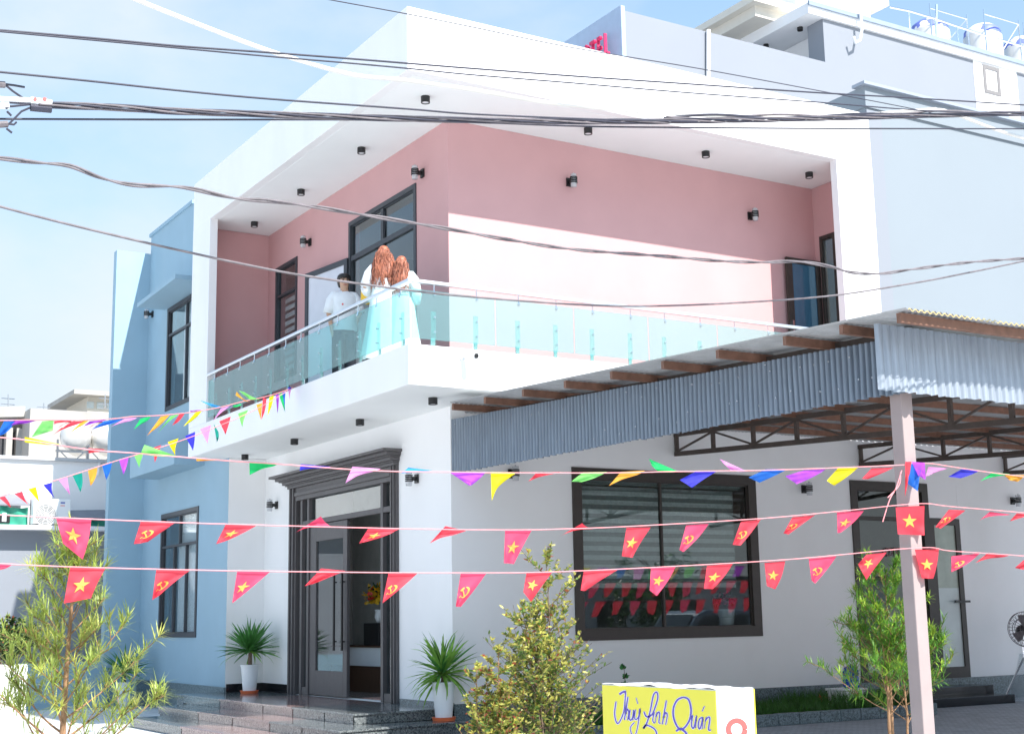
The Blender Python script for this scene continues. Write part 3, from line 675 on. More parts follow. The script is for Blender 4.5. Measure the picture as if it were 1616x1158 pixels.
_l.new(_g.outputs['Position'], _v.inputs['Vector']); _l.new(_v.outputs[0], _rp.inputs[0]); _l.new(_rp.outputs[0], _n['Principled BSDF'].inputs['Base Color'])
TANKS = mat('tank_steel', (.72, .70, .66), .3, .4, var=.05)
for i, (px, py, sz, lb) in enumerate(((1468, 62, 1.0, 'blue and white topped water tank leftmost on the hotel roof'), (1551, 66, 1.0, 'blue and white topped water tank in the middle of the hotel roof'), (1612, 82, 1.0, 'blue and white topped water tank cut by the right photo edge'))):
    p = at(px, py, 1, HY+3.2); t = thing('water_tank', (p.x, HY+3.2, 22.12), lb, 'water tank', 'water tanks on the hotel roof'); z = 22.12
    ztop = at(px, (34, 42, 62)[i], 1, HY+3.2).z
    MB().lathe((p.x, HY+3.2, z), [(0, .1), (.75, .1), (.78, .3), (.78, ztop-z-.55), (.74, ztop-z-.5)], 20).build('body', TANKS, t, smooth=True)
    MB().lathe((p.x, HY+3.2, z), [(.76, ztop-z-.52), (.72, ztop-z-.25), (.45, ztop-z-.05), (.2, ztop-z), (0, ztop-z)], 20).build('lid', PATN, t, smooth=True)
    q = MB()
    for dx in (-1.05, 1.05):
        q.tube([(p.x+dx, HY+2.2, z), (p.x+dx, HY+2.2, ztop+.1)], .03, 5)
    q.tube([(p.x-1.05, HY+2.2, ztop-.1), (p.x+1.05, HY+2.2, ztop-.1)], .03, 5); q.tube([(p.x-1.05, HY+2.2, z+.6), (p.x+1.05, HY+2.2, ztop-.1)], .025, 5)
    q.build('stand', STEEL, t)
q = MB(); pts = [at(x_, y_, 1, HY+.6) for x_, y_ in ((1405, 12), (1435, 18), (1475, 30), (1510, 42), (1560, 58), (1630, 78))]
q.tube(pts, .035, 6)
for p in pts[1:-1]: q.tube([p, (p.x, p.y, 22.1)], .03, 5)
q.tube([at(1478, 8, 1, HY+.6), at(1478, 60, 1, HY+.6)], .05, 6)
pr = thing('roof_pipe_rail', (31, HY+.6, 22.12), 'thin galvanised pipe rail along the hotel roof edge', 'railing'); q.build('pipe', STEEL, pr)
# rooftop letters facing left
rs = thing('rooftop_letters', (15.5, 20, 20.1), 'red rooftop letters reading HOTEL standing on a frame behind the white parapet', 'sign')
lx = 15.3
for ch, px in (('T', 932), ('E', 943), ('L', 954), ('O', 921), ('H', 909)):
    yy = at(px, 84, 0, lx).y; zz = at(945, 96, 0, lx).z
    o = text_mesh('letter', ch, 1.1, TREDM, rs, (lx, yy, zz), (R(90), 0, R(-90)), .05, .43)
q = MB(); a, bb = at(932, 62, 0, lx+.3), at(964, 62, 0, lx+.3); q.bar(a, bb, .04); q.bar(at(935, 92, 0, lx+.3), at(966, 92, 0, lx+.3), .04); q.bar(at(966, 58, 0, lx+.3), at(966, 100, 0, lx+.3), .05); q.bar(at(962, 60, 0, lx+.3), at(972, 92, 0, lx+.3), .04); q.build('frame', BFRAME, rs)

# ------------------------------------------------------------------ neighbours on the left
ln = thing('white_side_building', (-5, 17, ZG), 'low white building with a ledge beyond the blue wing', 'building')
MB().box(-16, 3, 17, 19, ZG, 3.86).build('lower_wall', PALE, ln)
MB().box(-16, 3, 16.55, 17.0, 3.86, 3.96).build('ledge', WHITE, ln)
MB().box(-16, 3, 17.6, 19, 3.86, 5.58).build('upper_wall', WHITE, ln)
MB().box(-16, 3, 17.5, 19.05, 5.58, 5.66).build('coping', mat('grey_edge', (.45, .46, .47), .7), ln)
MB().tube([at(157, 728, 1, 17.55), at(155, 750, 1, 17.55)], .03, 6).build('spout', WHITE, ln)
GREEN = mat('green_tarp', (.03, .30, .20), .5, var=.25, scale=3, bump=.6, bscale=3); GREYR = mat('grey_fibre_sheet', (.24, .25, .28), .8, var=.1)
sh = thing('tarp_shelter', (-2.4, 17.2, 3.96), 'green tarp shelter under a grey sheet left of the air conditioner', 'shelter')
a, c = at(-60, 790, 1, 16.9).x, at(46, 790, 1, 16.9).x
MB().prism([(a, 16.8, 4.42), (a, 17.6, 4.72), (c, 17.6, 4.72), (c, 16.8, 4.42)], (0, 0, .04)).build('roof_sheet', GREYR, sh)
MB().grid(lambda s, t: (a+(c-a)*s, 16.95+.03*math.sin(s*25+t*3), 3.97+.42*t+.02*math.sin(s*13)), 40, 6).build('tarp', GREEN, sh, smooth=True)
MB().box(a+.55*(c-a), a+.72*(c-a), 16.88, 16.93, 4.02, 4.2).build('dark_vent', BLACK, sh)
MB().lathe((a+.63*(c-a), 16.87, 4.05), [(0, 0), (.05, 0), (.05, .2), (0, .2)], 10).build('bottle', POTW, sh)
q = MB()
for kx in range(3): q.bar((c+.02+kx*.02, 16.86, 3.97), (c+.02+kx*.02, 16.86, 4.6), .012)
for kz in range(12): q.bar((c-.0, 16.86, 4.0+kz*.05), (c+.08, 16.86, 4.0+kz*.05), .008)
q.build('wire_rack', CABLEG, sh)
sh2 = thing('tarp_shelter', (-.2, 17.2, 3.96), 'green tarp shelter under a grey sheet right of the air conditioner', 'shelter')
a2, c2 = at(112, 815, 1, 16.9).x, .6
MB().prism([(a2, 16.8, 4.10), (a2, 17.6, 4.36), (c2, 17.6, 4.40), (c2, 16.8, 4.16)], (0, 0, .04)).build('roof_sheet', GREYR, sh2)
MB().grid(lambda s, t: (a2+(c2-a2)*s, 16.95+.03*math.sin(s*18+t*3), 3.97+.15*t), 30, 3).build('tarp', GREEN, sh2, smooth=True)
ac = thing('air_conditioner', (-.75, 16.8, 3.96), 'white outdoor air conditioning unit with round fan grille on the ledge', 'air conditioner')
A0, A1 = at(52, 830, 1, 16.55), at(112, 788, 1, 16.55)
MB().box(A0.x, A1.x, 16.55, 16.92, 3.99, A1.z).build('casing', SIGNW, ac, bevel=.015)
fcx, fcz, fr_ = at(72, 812, 1, 16.54).x, at(72, 812, 1, 16.54).z, .24
MB().lathe((fcx, 16.548, fcz), [(fr_, 0), (fr_+.02, -.015), (fr_+.02, .0)], 32, axis=(0, 1, 0)).build('fan_ring', SIGNW, ac)
MB().lathe((fcx, 16.549, fcz), [(0, -.001), (fr_, -.001)], 32, axis=(0, 1, 0)).build('fan_shade_disc', mat('fan_shadow_grey', (.28, .27, .26), .6), ac)  # flat disc; shade inside the fan opening is put into its grey
q = MB()
for k in range(7):
    rr = fr_*(k+1)/7.2; q.tube([(fcx+rr*math.cos(t_*math.pi/12), 16.535, fcz+rr*math.sin(t_*math.pi/12)) for t_ in range(25)], .006, 4)
for k in range(10): q.tube([(fcx, 16.535, fcz), (fcx+fr_*math.cos(k*math.pi/5), 16.535, fcz+fr_*math.sin(k*math.pi/5))], .005, 4)
q.build('fan_grille', SIGNW, ac)
lg = at(100, 792, 1, 16.54)
MB().box(lg.x-.06, lg.x+.04, 16.545, 16.549, lg.z-.03, lg.z).build('logo', mat('blue_logo', (.03, .08, .4), .5), ac); MB().box(lg.x-.06, lg.x+.04, 16.545, 16.549, lg.z-.09, lg.z-.075).build('logo', REDP, ac)
MB().box(A0.x+.05, A0.x+.12, 16.6, 16.9, 3.96, 3.99).build('foot', BLACK, ac); MB().box(A1.x-.12, A1.x-.05, 16.6, 16.9, 3.96, 3.99).build('foot', BLACK, ac)
fb = thing('concrete_building', (2.5, 31, ZG), 'bare beige concrete building with dark window openings far left', 'building')
MB().box(1.38, 8, 30, 38, ZG, 8.72).build('wall', CONC, fb)
MB().box(-4.2, 1.38, 31.5, 38, ZG, 8.5).build('wall', mat('grey_render', (.36, .34, .32), .85, var=.15, scale=1), fb)
MB().prism([(-4.4, 30.8, 8.1), (1.38, 30.8, 8.55), (1.38, 31.5, 8.55), (-4.4, 31.5, 8.1)], (0, 0, .35)).build('eave', CONC, fb)
DK = mat('opening_shade', (.05, .05, .055), .6)  # solid slabs; shade inside the openings is put into this dark colour
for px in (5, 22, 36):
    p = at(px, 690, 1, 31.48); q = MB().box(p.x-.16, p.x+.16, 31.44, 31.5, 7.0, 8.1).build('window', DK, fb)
for (px, w) in ((13, .1), (29, .1), (43, .12)):
    p = at(px, 690, 1, 31.3); MB().box(p.x-w, p.x+w, 31.1, 31.5, ZG, 8.2).build('column', CONC, fb)
rh = thing('roof_house', (3.5, 34, 8.72), 'small rooftop room with a flat overhanging slab beside the blue wing', 'building')
p0, p1 = at(131, 645, 1, 33), at(200, 630, 1, 33)
MB().box(p0.x+.15, p1.x, 33, 36, 8.7, p1.z+.0).build('wall', CREAM, rh); MB().box(p0.x-.45, p1.x+.2, 32.5, 36.5, p1.z, p1.z+.16).build('roof_slab', CONC, rh)
p = at(158, 640, 1, 32.98)
for dx in (-.35, 0, .35): MB().box(p.x+dx-.12, p.x+dx+.12, 32.96, 33, p.z-.12, p.z+.12).build('window', FROST, rh)
for i, (px, lb) in enumerate(((112, 'horizontal steel water tank with red print left of the other'), (160, 'horizontal steel water tank with red print against the blue wing'))):
    p = at(px, 690, 1, 22.5); t = thing('steel_water_tank', (p.x, 22.5, 6.2), lb, 'water tank', 'steel water tanks on the far roof')
    rr = .42
    MB().lathe((p.x, 22.1, p.z), [(0, -.02), (.2, .0), (rr-.06, .1), (rr, .25), (rr, 1.4), (rr-.05, 1.55), (0, 1.6)], 22, axis=(.35, 1, 0)).build('drum', TANKS, t, smooth=True)
    MB().grid(lambda u, v: (p.x+rr*1.006*math.cos(R(50)+R(90)*u), 22.25+.35*v+.08*math.sin(u*40), p.z+rr*1.006*math.sin(R(50)+R(90)*u)), 24, 2).build('print', REDP, t)
    q = MB()
    for dx in (-.4, .4): q.bar((p.x+dx, 22.3, 5.6), (p.x+dx, 22.3, p.z-.1), .05); q.bar((p.x-dx, 22.3, 5.7), (p.x+dx, 22.3, p.z-.35), .03)
    q.bar((p.x-.45, 22.3, p.z-.42), (p.x+.45, 22.3, p.z-.42), .06); q.build('stand', STEEL, t)
    MB().box(p.x-.5, p.x+.5, 22.2, 23.4, 4.5, 5.68).build('base_block', CREAM, t)
for i, (px, pt, pb, lb) in enumerate(((13, 622, 690, 'thin roof antenna mast at the far left'), (69, 636, 705, 'short roof antenna mast on the beige concrete building'), (166, 622, 642, 'thin roof antenna mast beside the blue wing'))):
    a, c = at(px, pt, 1, 32), at(px, pb, 1, 32); t = thing('antenna', (c.x, 32, c.z), lb, 'antenna', 'antenna masts on far roofs')
    q = MB(); q.tube([c, a], .025, 5)
    for dz in (.15, .35, .5): q.tube([(a.x-.22, 32, a.z-dz), (a.x+.22, 32, a.z-dz)], .014, 4)
    q.build('mast', STEEL, t)
MB_ = MB().box(-5.5, -.05, 14.4, 14.62, ZG, .88); tag(MB_.build('garden_wall', BLUE), 'low blue garden wall running left from the blue wing', 'wall')
pl = thing('planter_box', (-3.2, 12, ZG), 'white masonry planter box at the lower left edge', 'planter')
p = at(44, 1048, 1, 11.6)
MB().box(p.x-3.2, p.x, 11.6, 13.2, ZG, p.z).build('box', WHITE, pl, bevel=.01)

# ------------------------------------------------------------------ plants
def blade(q, p, d, up, L, w, m, seg=2, droop=0):
    d = Vector(d).normalized(); s = d.cross(Vector(up))
    if s.length < 1e-3: s = d.cross(Vector((1, 0, 0)))
    s.normalize(); P = []; pos = Vector(p); dd = d.copy()
    for i in range(seg+1):
        t = i/seg; ww = w*(.55 if i == 0 else (.12 if i == seg else 1))/2
        P += [pos-s*ww, pos+s*ww]
        if i < seg: pos = pos+dd*(L/seg); dd = (dd+Vector((0, 0, -droop))).normalized()
    q.add(P, [(2*i, 2*i+1, 2*i+3, 2*i+2) for i in range(seg)], m)
def rdir(el_lo=-.3, el_hi=1):
    a = rnd.uniform(0, 2*math.pi); z = rnd.uniform(el_lo, el_hi); r = math.sqrt(max(0, 1-z*z)); return Vector((r*math.cos(a), r*math.sin(a), z))
def curve_pts(p, d, L, n, bend=.0, wob=.1):
    P = [Vector(p)]; d = Vector(d).normalized()
    for i in range(n):
        d = (d+Vector((rnd.uniform(-wob, wob), rnd.uniform(-wob, wob), bend+rnd.uniform(-wob, wob)*.5))).normalized(); P.append(P[-1]+d*L/n)
    return P
def podocarpus(base, H, stems, spread, label, mats, leafL, leafW, bark, nbr=26, gap=1.0, per=30, name='podocarpus_tree', low=.12, taper=None):
    t = thing(name, base, label, 'tree'); tr = MB(); fo = MB(); base = Vector(base)
    for (dx, dy, hh, r0, lean) in stems:
        P = [base+Vector((dx, dy, 0))]; n = 9
        for i in range(n): P.append(P[-1]+Vector((lean[0]*hh/n+rnd.uniform(-.012, .012), lean[1]*hh/n+rnd.uniform(-.012, .012), hh/n)))
        tr.tube(P, [r0*(1-.8*i/n) for i in range(n+1)], 8)
        for bidx in range(nbr):
            f = low+(1-low)*((bidx+.5)/nbr)**.9; i = min(n-1, int(f*n)); p = P[i].lerp(P[i+1], f*n-i)
            az = bidx*2.4+rnd.uniform(-.5, .5); L = (spread*(1.08-f*.86) if taper is None else spread*(1.12*(1-f)**taper+.05))*rnd.uniform(.6, 1.1)+.08
            d = Vector((math.cos(az), math.sin(az), .35+.5*f+rnd.uniform(-.15, .25)))
            Q = curve_pts(p, d, L, 5, .06, .10); tr.tube(Q, [max(.003, r0*.34*(1-.7*k/5)*(1.1-f*.7)) for k in range(6)], 5, cap=False)
            nt = max(2, int(L/(.11*gap)))
            tips = [(Q[-1], (Q[-1]-Q[-2]))]
            for k in range(nt):
                s = rnd.uniform(.3, 1); j = min(4, int(s*5)); pp = Q[j].lerp(Q[j+1], s*5-j)
                sd = ((Q[j+1]-Q[j]).normalized()+rdir(-.5, .9)*.9).normalized(); Q2 = curve_pts(pp, sd, rnd.uniform(.08, .2), 2, .1, .1)
                tr.tube(Q2, .0035, 4, cap=False); tips.append((Q2[-1], Q2[-1]-Q2[-2])); 
            for (tp, td) in tips:
                td = td.normalized(); young = rnd.random() < .38
                for k in range(per):
                    back = rnd.random()**1.4*.16
                    ld = (td*(.55+.5*rnd.random())+rdir(-.9, .9)*.95).normalized()
                    blade(fo, tp-td*back, ld, (0, 0, 1), leafL*rnd.uniform(.6, 1.15), leafW, 1 if (young and back < .06) or rnd.random() < .1 else 0, 2, rnd.uniform(0, .25))
        for k in range(per*2):
            blade(fo, P[-1]-Vector((0, 0, rnd.random()*.25)), (rdir(-.3, 1)+Vector((0, 0, .5))), (0, 0, 1), leafL*rnd.uniform(.6, 1.1), leafW, 1 if k % 3 == 0 else 0, 2, .1)
    tr.build('trunk', bark, t, smooth=True); tag(fo.build('crown', mats, t), kind='stuff')
    return t
LB = at(97, 1158, 1, -6.2)
podocarpus((LB.x, -6.2, ZG), 2.5, [(0, 0, 2.26, .034, (.02, .01))], 1.12, 'tall yellow green narrow leaved tree at the lower left before the blue wing', [L_POD, L_PODY], .15, .0095, BARK, nbr=36, per=27, gap=.95, low=.26, taper=1.15)
RB = at(1415, 1158, 1, -6.5)
podocarpus((RB.x, -6.4, 0), 2.2, [(.0, 0, 1.55, .022, (-.03, 0)), (.11, .08, 2.0, .020, (.03, 0)), (.20, -.05, 1.3, .018, (.05, .02))], 1.0, 'bright green narrow leaved tree with several stems beside the canopy post', [L_POD2, L_POD2Y], .11, .011, BARK, nbr=24, per=26, gap=1.0, low=.36)

def small_shrub(name, base, H, rad, label, mats, weights, nst, ntw, leafs, lsize, bark, cat='shrub', tops=None, aspect=.45):
    t = thing(name, base, label, cat); tr = MB(); fo = MB(); base = Vector(base)
    for s in range(nst):
        a = rnd.uniform(0, 6.28); d = Vector((math.cos(a)*rad*.35, math.sin(a)*rad*.35, H)); hh = (1.0 if s == 0 else rnd.uniform(.55, .9))
        P = curve_pts(base+Vector((math.cos(a)*.05, math.sin(a)*.05, 0)), d if s else (0.03, 0, 1), H*hh, 8, .02, .05)
        tr.tube(P, [max(.003, .016*(1-.85*i/8)) for i in range(9)], 6)
        for k in range(ntw):
            f = .14+.86*(k+.5)/ntw; i = min(7, int(f*8)); p = P[i].lerp(P[i+1], f*8-i)
            az = k*2.4+rnd.uniform(-.6, .6); L = rad*(1.15-.85*f)*rnd.uniform(.5, 1.15)
            Q = curve_pts(p, (math.cos(az), math.sin(az), .45+rnd.uniform(-.1, .5)), L, 5, .05, .16); tr.tube(Q, [.005*(1-.6*j/5) for j in range(6)], 4, cap=False)
            sub = [Q]
            for j in range(3): sub.append(curve_pts(Q[1+j], (Q[2+j]-Q[1+j]).normalized()+rdir(-.2, .9)*.8, L*rnd.uniform(.3, .55), 3, .05, .15))
            for S in sub[1:]: tr.tube(S, .0025, 3, cap=False)
            tone = rnd.random()
            for S in sub:
                for m_ in range(leafs):
                    u = rnd.uniform(.15, 1)*(len(S)-1); j = min(len(S)-2, int(u)); pp = S[j].lerp(S[j+1], u-j)
                    w = rnd.random(); edge = min(1, (u/(len(S)-1))*.6+f*.35)
                    mi = 0 if w > weights[0]*edge*1.6 else (1 if rnd.random() > weights[1] else 2)
                    blade(fo, pp, rdir(-.2, 1), rdir(-1, 1), lsize*rnd.uniform(.6, 1.2), lsize*aspect, mi, 2, .15)
    tr.build('stem', bark, t, smooth=True); tag(fo.build('foliage', mats, t), kind='stuff'); return t
cb = at(868, 1158, 1, -4.3)
small_shrub('shrub', (cb.x, -4.3, ZG), 2.35, .95, 'tall airy yellow green shrub in front of the big window', [L_SHR, L_SHRY, L_SHRR], (.62, .06), 6, 25, 12, .052, BARKG)
cb2 = at(776, 1158, 1, -4.6)
small_shrub('shrub', (cb2.x, -4.6, ZG), 1.42, .52, 'smaller thin shrub with reddish tips left of the tall shrub', [L_SHR, L_SHRY, L_SHRR], (.7, .16), 5, 17, 13, .05, BARK)
p = at(795, 1150, 1, -3.6)
small_shrub('leafy_plant', (p.x, -3.6, ZG), .42, .34, 'low green broad leaved plant at the foot of the thin shrub', [L_BR, L_BR, L_POD2Y], (.2, .5), 7, 6, 5, .10, BARKG, 'plant', aspect=.7)
p = at(905, 1158, 1, -3.2)
small_shrub('leafy_plant', (p.x, -3.2, ZG), .55, .5, 'low dense green plant between tall shrub and yellow sign', [L_SHR, L_SHRY, L_SHRR], (.5, .12), 7, 8, 7, .055, BARKG, 'plant')
p = at(995, 1110, 1, -1.2)
small_shrub('sapling', (p.x, -1.2, 0), 1.0, .14, 'thin sapling with small round leaves behind the yellow sign', [L_BR, L_DK, L_DK], (.3, .5), 2, 7, 5, .06, BARKG, 'plant', aspect=.75)
p = at(20, 1000, 1, 12.3)
small_shrub('flowering_bush', (at(8, 1040, 1, 12.3).x, 12.3, at(20, 1048, 1, 11.6).z-.1), .95, .8, 'dark green bush with pale reddish blossom in the white planter box', [L_DK, L_POD, L_SHRR], (.35, .25), 9, 12, 12, .09, BARKG, 'bush')
# potted spiky plants, every leaf its own piece
def leaf_mesh(i, L, w, droop, m):
    q = MB(); P = []; n = 5; pos = Vector((0, 0, 0)); ang = 0
    for k in range(n+1):
        t = k/n; ww = w*(.55+.45*min(1, t*3))*(1-t**3)*.5+.001
        P += [(-ww, pos.y, pos.z+ww*.35), (0, pos.y, pos.z), (ww, pos.y, pos.z+ww*.35)]
        ang = -droop*t*t*2; pos = pos+Vector((0, math.cos(ang), math.sin(ang)))*(L/n)
    q.add(P, [(3*k+j, 3*k+j+1, 3*k+j+4, 3*k+j+3) for k in range(n) for j in (0, 1)])
    return q.mesh('leaf', m, None, True)
LEAVES = [leaf_mesh(i, L, w, dr, m) for i, (L, w, dr, m) in enumerate(((.66, .048, .08, L_YUC), (.62, .05, .18, L_YUC), (.70, .046, .5, L_YUC2), (.62, .05, .10, L_YUC2)))]
def yucca(base, h, crown, label, n, slab=None, lo=-.55, pick=(0, 1, 0, 3), scale=1.0, stemh=.16):
    x, y, z = base
    if slab:
        s_ = thing('plant_saucer', (x, y, z), slab, 'saucer', 'orange saucers under the white pots'); MB().lathe((x, y, z), [(0, .002), (.155, .002), (.175, .055), (.16, .055), (.15, .02), (0, .02)], 24).build('dish', TERRA, s_); z += .022
    t = thing('potted_plant', (x, y, z), label, 'potted plant', 'white tapered pots with spiky plants')
    MB().lathe((x, y, z), [(0, 0), (.105, 0), (.12, .01), (.165, h-.03), (.175, h-.03), (.175, h), (.155, h), (.15, h-.04)], 28).build('pot', POTW, t, smooth=False)
    MB().lathe((x, y, z), [(0, h-.05), (.152, h-.05)], 20).build('soil', SOIL, t)
    MB().tube([(x, y, z+h-.06), (x+.005, y, z+h+stemh)], [.045, .035], 8).build('stem', BARKG, t)
    for k in range(n):
        f = k/n; el = lo+(1.45-lo)*rnd.random()**.85; az = k*2.39996+rnd.uniform(-.25, .25); m = LEAVES[pick[k % 4]]
        if el < -.1: m = LEAVES[2 if k % 2 else pick[1]]
        o = link('leaf', m, t, (0+.02*math.cos(az), .02*math.sin(az), h+stemh-.03+.07*rnd.random()), None)
        o.rotation_euler = (el, rnd.uniform(-.5, .5), az); o.scale = (1, scale*rnd.uniform(.8, 1.1), 1)
    return t
yucca((.95, 8.42, .36), .50, 0, 'spiky dark green plant in a white pot left of the entrance door', 135, 'orange saucer under the white pot left of the entrance door', lo=-.35, pick=(0, 1, 0, 1), scale=.98, stemh=.24)
yucca((1.18, 1.27, .21), .52, 0, 'spiky light green plant in a white pot right of the entrance door', 120, 'orange saucer under the white pot right of the entrance door', lo=-.75, pick=(2, 3, 0, 3), scale=.92, stemh=.12)
p = at(205, 1100, 1, 13.4)
yucca((.05, 13.5, ZG), .55, 0, 'spiky dark plant in a white pot beneath the blue wing', 60, None, lo=-.4, pick=(0, 1, 0, 1), scale=1.0, stemh=.2)

# garden bed by the right wall
kb = thing('garden_kerb', (5, -.5, 0), 'low grey granite kerb round the grass bed under the canopy', 'kerb')
for k in range(17):
    x0 = 2.0+k*.42; MB().box(x0, x0+.412, -.62, -.50, 0, .17+rnd.uniform(-.004, .004)).build('kerb_stone', PLINTH, kb, bevel=.01)
MB().box(9.15, 9.27, -.5, 1.40, 0, .17).build('kerb_stone', PLINTH, kb, bevel=.01)
tag(MB().box(1.9, 9.14, -.495, 1.44, 0, .1).build('soil_bed', SOIL), kind='structure')
q = MB()
for k in range(9000):
    x, y = rnd.uniform(2.2, 9.1), rnd.uniform(-.48, 1.40); blade(q, (x, y, .1), (rnd.uniform(-.5, .5), rnd.uniform(-.5, .5), 1), rdir(-1, 1), rnd.uniform(.08, .24)*(1.5 if 7.4 < x < 9 else 1), .011, 0, 2, .2)
tag(q.build('grass', L_GR), 'green grass and low plants in the kerbed bed', 'grass', kind='stuff')
fp = at(1299, 1104, 1, .9); t = thing('red_flower', (fp.x, .9, .1), 'single red flower in the grass bed', 'flower')
q = MB()
for k in range(40): blade(q, (fp.x+rnd.uniform(-.05, .05), .9+rnd.uniform(-.05, .05), fp.z+rnd.uniform(-.04, .04)), rdir(), rdir(-1, 1), .07, .045, 0)
q.build('bloom', PETR, t); MB().tube([(fp.x, .9, .1), (fp.x, .9, fp.z)], .006, 5).build('stem', L_GR, t)
# styrofoam box, blue water bottle
wx0, wy0 = at(1336, 1100, 1, .7).x, .7
fb_ = thing('foam_box', (wx0, wy0, .1), 'white foam box under the blue water bottle', 'box')
MB().box(wx0-.25, wx0+.25, wy0-.2, wy0+.2, .1, .36).build('box', SIGNW, fb_, bevel=.02); MB().box(wx0-.27, wx0+.27, wy0-.22, wy0+.22, .362, .40).build('lid', SIGNW, fb_, bevel=.01)
wb = thing('water_bottle', (wx0+.12, wy0, .40), 'large blue water bottle standing on the foam box', 'bottle'); BLUEP = mat('blue_plastic', (.01, .06, .55), .15, var=.1, trans=.3)
MB().lathe((wx0+.12, wy0, .402), [(0, 0), (.125, 0), (.135, .02), (.135, .07), (.125, .085), (.135, .10), (.135, .17), (.125, .185), (.135, .2), (.135, .27), (.10, .33), (.04, .36), (.03, .37)], 22).build('body', BLUEP, wb, smooth=True)
MB().lathe((wx0+.12, wy0, .76), [(.034, 0), (.034, .04), (0, .04)], 14).build('cap', POTW, wb)
# dark steps under the glazed unit
ds = thing('side_steps', (11.3, 1.0, 0), 'dark granite side steps beneath the glazed unit', 'steps')
MB().box(9.9, 12.35, .95, 1.44, 0, .30).build('tread', SKIRT, ds, bevel=.006); MB().box(9.7, 12.3, .45, .945, 0, .15).build('tread', SKIRT, ds, bevel=.006)
# tripod fan
fx, fy = 12.62, .45
ft = thing('tripod_fan', (fx, fy, 0), 'black industrial fan on a tripod with plastic wrap near the right edge', 'fan')
for a_ in (2.2, 4.2, 6.0): MB().tube([(fx, fy, .78), (fx+.42*math.cos(a_), fy+.42*math.sin(a_), 0)], .02, 8).build('leg', STEEL, ft)
MB().tube([(fx, fy, .68), (fx, fy, 1.15)], .022, 8).build('pole', STEEL, ft)
ax = Vector((-.55, -1, .1)).normalized(); hc = Vector((fx+.02, fy-.05, 1.28))
MB().lathe(hc-ax*.22, [(0, 0), (.08, 0), (.09, .05), (.09, .2), (0, .22)], 16, axis=ax).build('motor', BLACK, ft, smooth=True)
q = MB(); u_ = ax.orthogonal().normalized(); v_ = ax.cross(u_)
def cp_(r, t_, d): return hc+ax*d+(u_*math.cos(t_)+v_*math.sin(t_))*r
for r_, d_ in ((.31, .06), (.31, 0), (.22, .10), (.13, .115), (.06, .12), (.2, -.06)): q.tube([cp_(r_, k*math.pi/16, d_) for k in range(33)], .006, 5)
for k in range(28):
    t_ = k*2*math.pi/28; q.tube([cp_(.06, t_, .12), cp_(.22, t_, .10), cp_(.31, t_, .06), cp_(.31, t_, 0), cp_(.2, t_, -.06)], .0035, 4)
q.build('guard', CABLEG, ft)
for k in range(3):
    q = MB(); t0 = k*2.094; q.add([cp_(.04, t0-.3, .0), cp_(.26, t0-.42, .03), cp_(.28, t0+.2, .05), cp_(.20, t0+.42, .06), cp_(.05, t0+.4, .03)], [(0, 1, 2, 3, 4)]); q.build('blade', CABLEG, ft)
PLAST = glass('plastic_wrap', (.90, .92, .93), (.70, .74, .78), .16, .9)
MB().rings([[(fx+.05+rr*math.cos(a_*math.pi/8)*(1+.12*math.sin(a_*3)), fy+rr*math.sin(a_*math.pi/8)*(1+.12*math.cos(a_*5)), z_) for a_ in range(16)] for rr, z_ in ((.30, .02), (.27, .25), (.16, .6), (.10, .85))], cap=False).build('plastic_wrap', PLAST, ft, smooth=True)

# ------------------------------------------------------------------ across the street (mirrored in the panes)
def street_tree(x, y, h, r, label):
    t = thing('street_tree', (x, y, ZG), label, 'tree', 'trees across the street'); tr = MB(); fo = MB()
    P = curve_pts((x, y, ZG), (0, 0, 1), h*.7, 6, 0, .05); tr.tube(P, [.14*(1-.6*i/6) for i in range(7)], 7)
    for k in range(9): Q = curve_pts(P[3+k % 4], rdir(.1, .9), r*.8, 3, .05, .1); tr.tube(Q, [.05, .035, .02, .01], 5)
    for k in range(36):
        c = P[5]+Vector((0, 0, -.1*h))+rdir(-.7, 1)*r*rnd.uniform(.25, .95); cr = r*rnd.uniform(.18, .34)
        for m_ in range(60): blade(fo, c+rdir(-1, 1)*cr*rnd.random()**.4, rdir(-.6, 1), rdir(-1, 1), .28, .16, 0 if rnd.random() < .7 else 1, 1)
    tr.build('trunk', BARKG, t, smooth=True); fo.build('crown', [L_DK, L_POD2], t); return t
for i, (x, y, h, r, lb) in enumerate(((14, -30, 5.0, 2.0, 'round dark tree mirrored at the left of the big window'), (21.5, -30, 5.6, 2.4, 'tall dark tree mirrored in the middle of the big window'), (29, -30, 5.2, 2.2, 'dark tree mirrored at the right of the big window'), (38, -30, 5.4, 2.3, 'dark tree mirrored in the glazed unit'), (-38, 4, 6.5, 2.8, 'dark tree mirrored in the entrance door panes'), (-40, 13, 5.5, 2.4, 'dark tree mirrored in the blue wing windows'))): street_tree(x, y, h, r, lb)
oh = thing('grey_row_house', (26, -33, ZG), 'grey row house across the street mirrored in the big window', 'house')
MB().box(8, 46, -38, -33, ZG, 3.3).build('wall', mat('grey_house_paint', (.60, .62, .64), .8, var=.1, scale=.6), oh); MB().box(7.6, 46.4, -38.4, -32.4, 3.3, 3.5).build('roof', mat('dark_roof', (.12, .11, .11), .8), oh)
for k in range(8):
    x = 11+k*4.4; w_ = MB().box(x-.8, x+.8, -33.02, -32.97, 1.0+2.4*(k % 2)*.0, 2.4).build('window', BFRAME, oh); MB().box(x-.7, x+.7, -32.965, -32.955, 1.1, 2.3).build('pane', DARKG, w_)
vx, vy = 15.0, -12.5
vn = thing('parked_van', (vx+2.3, vy, ZG), 'grey blue parked van mirrored at the foot of the big window', 'van')
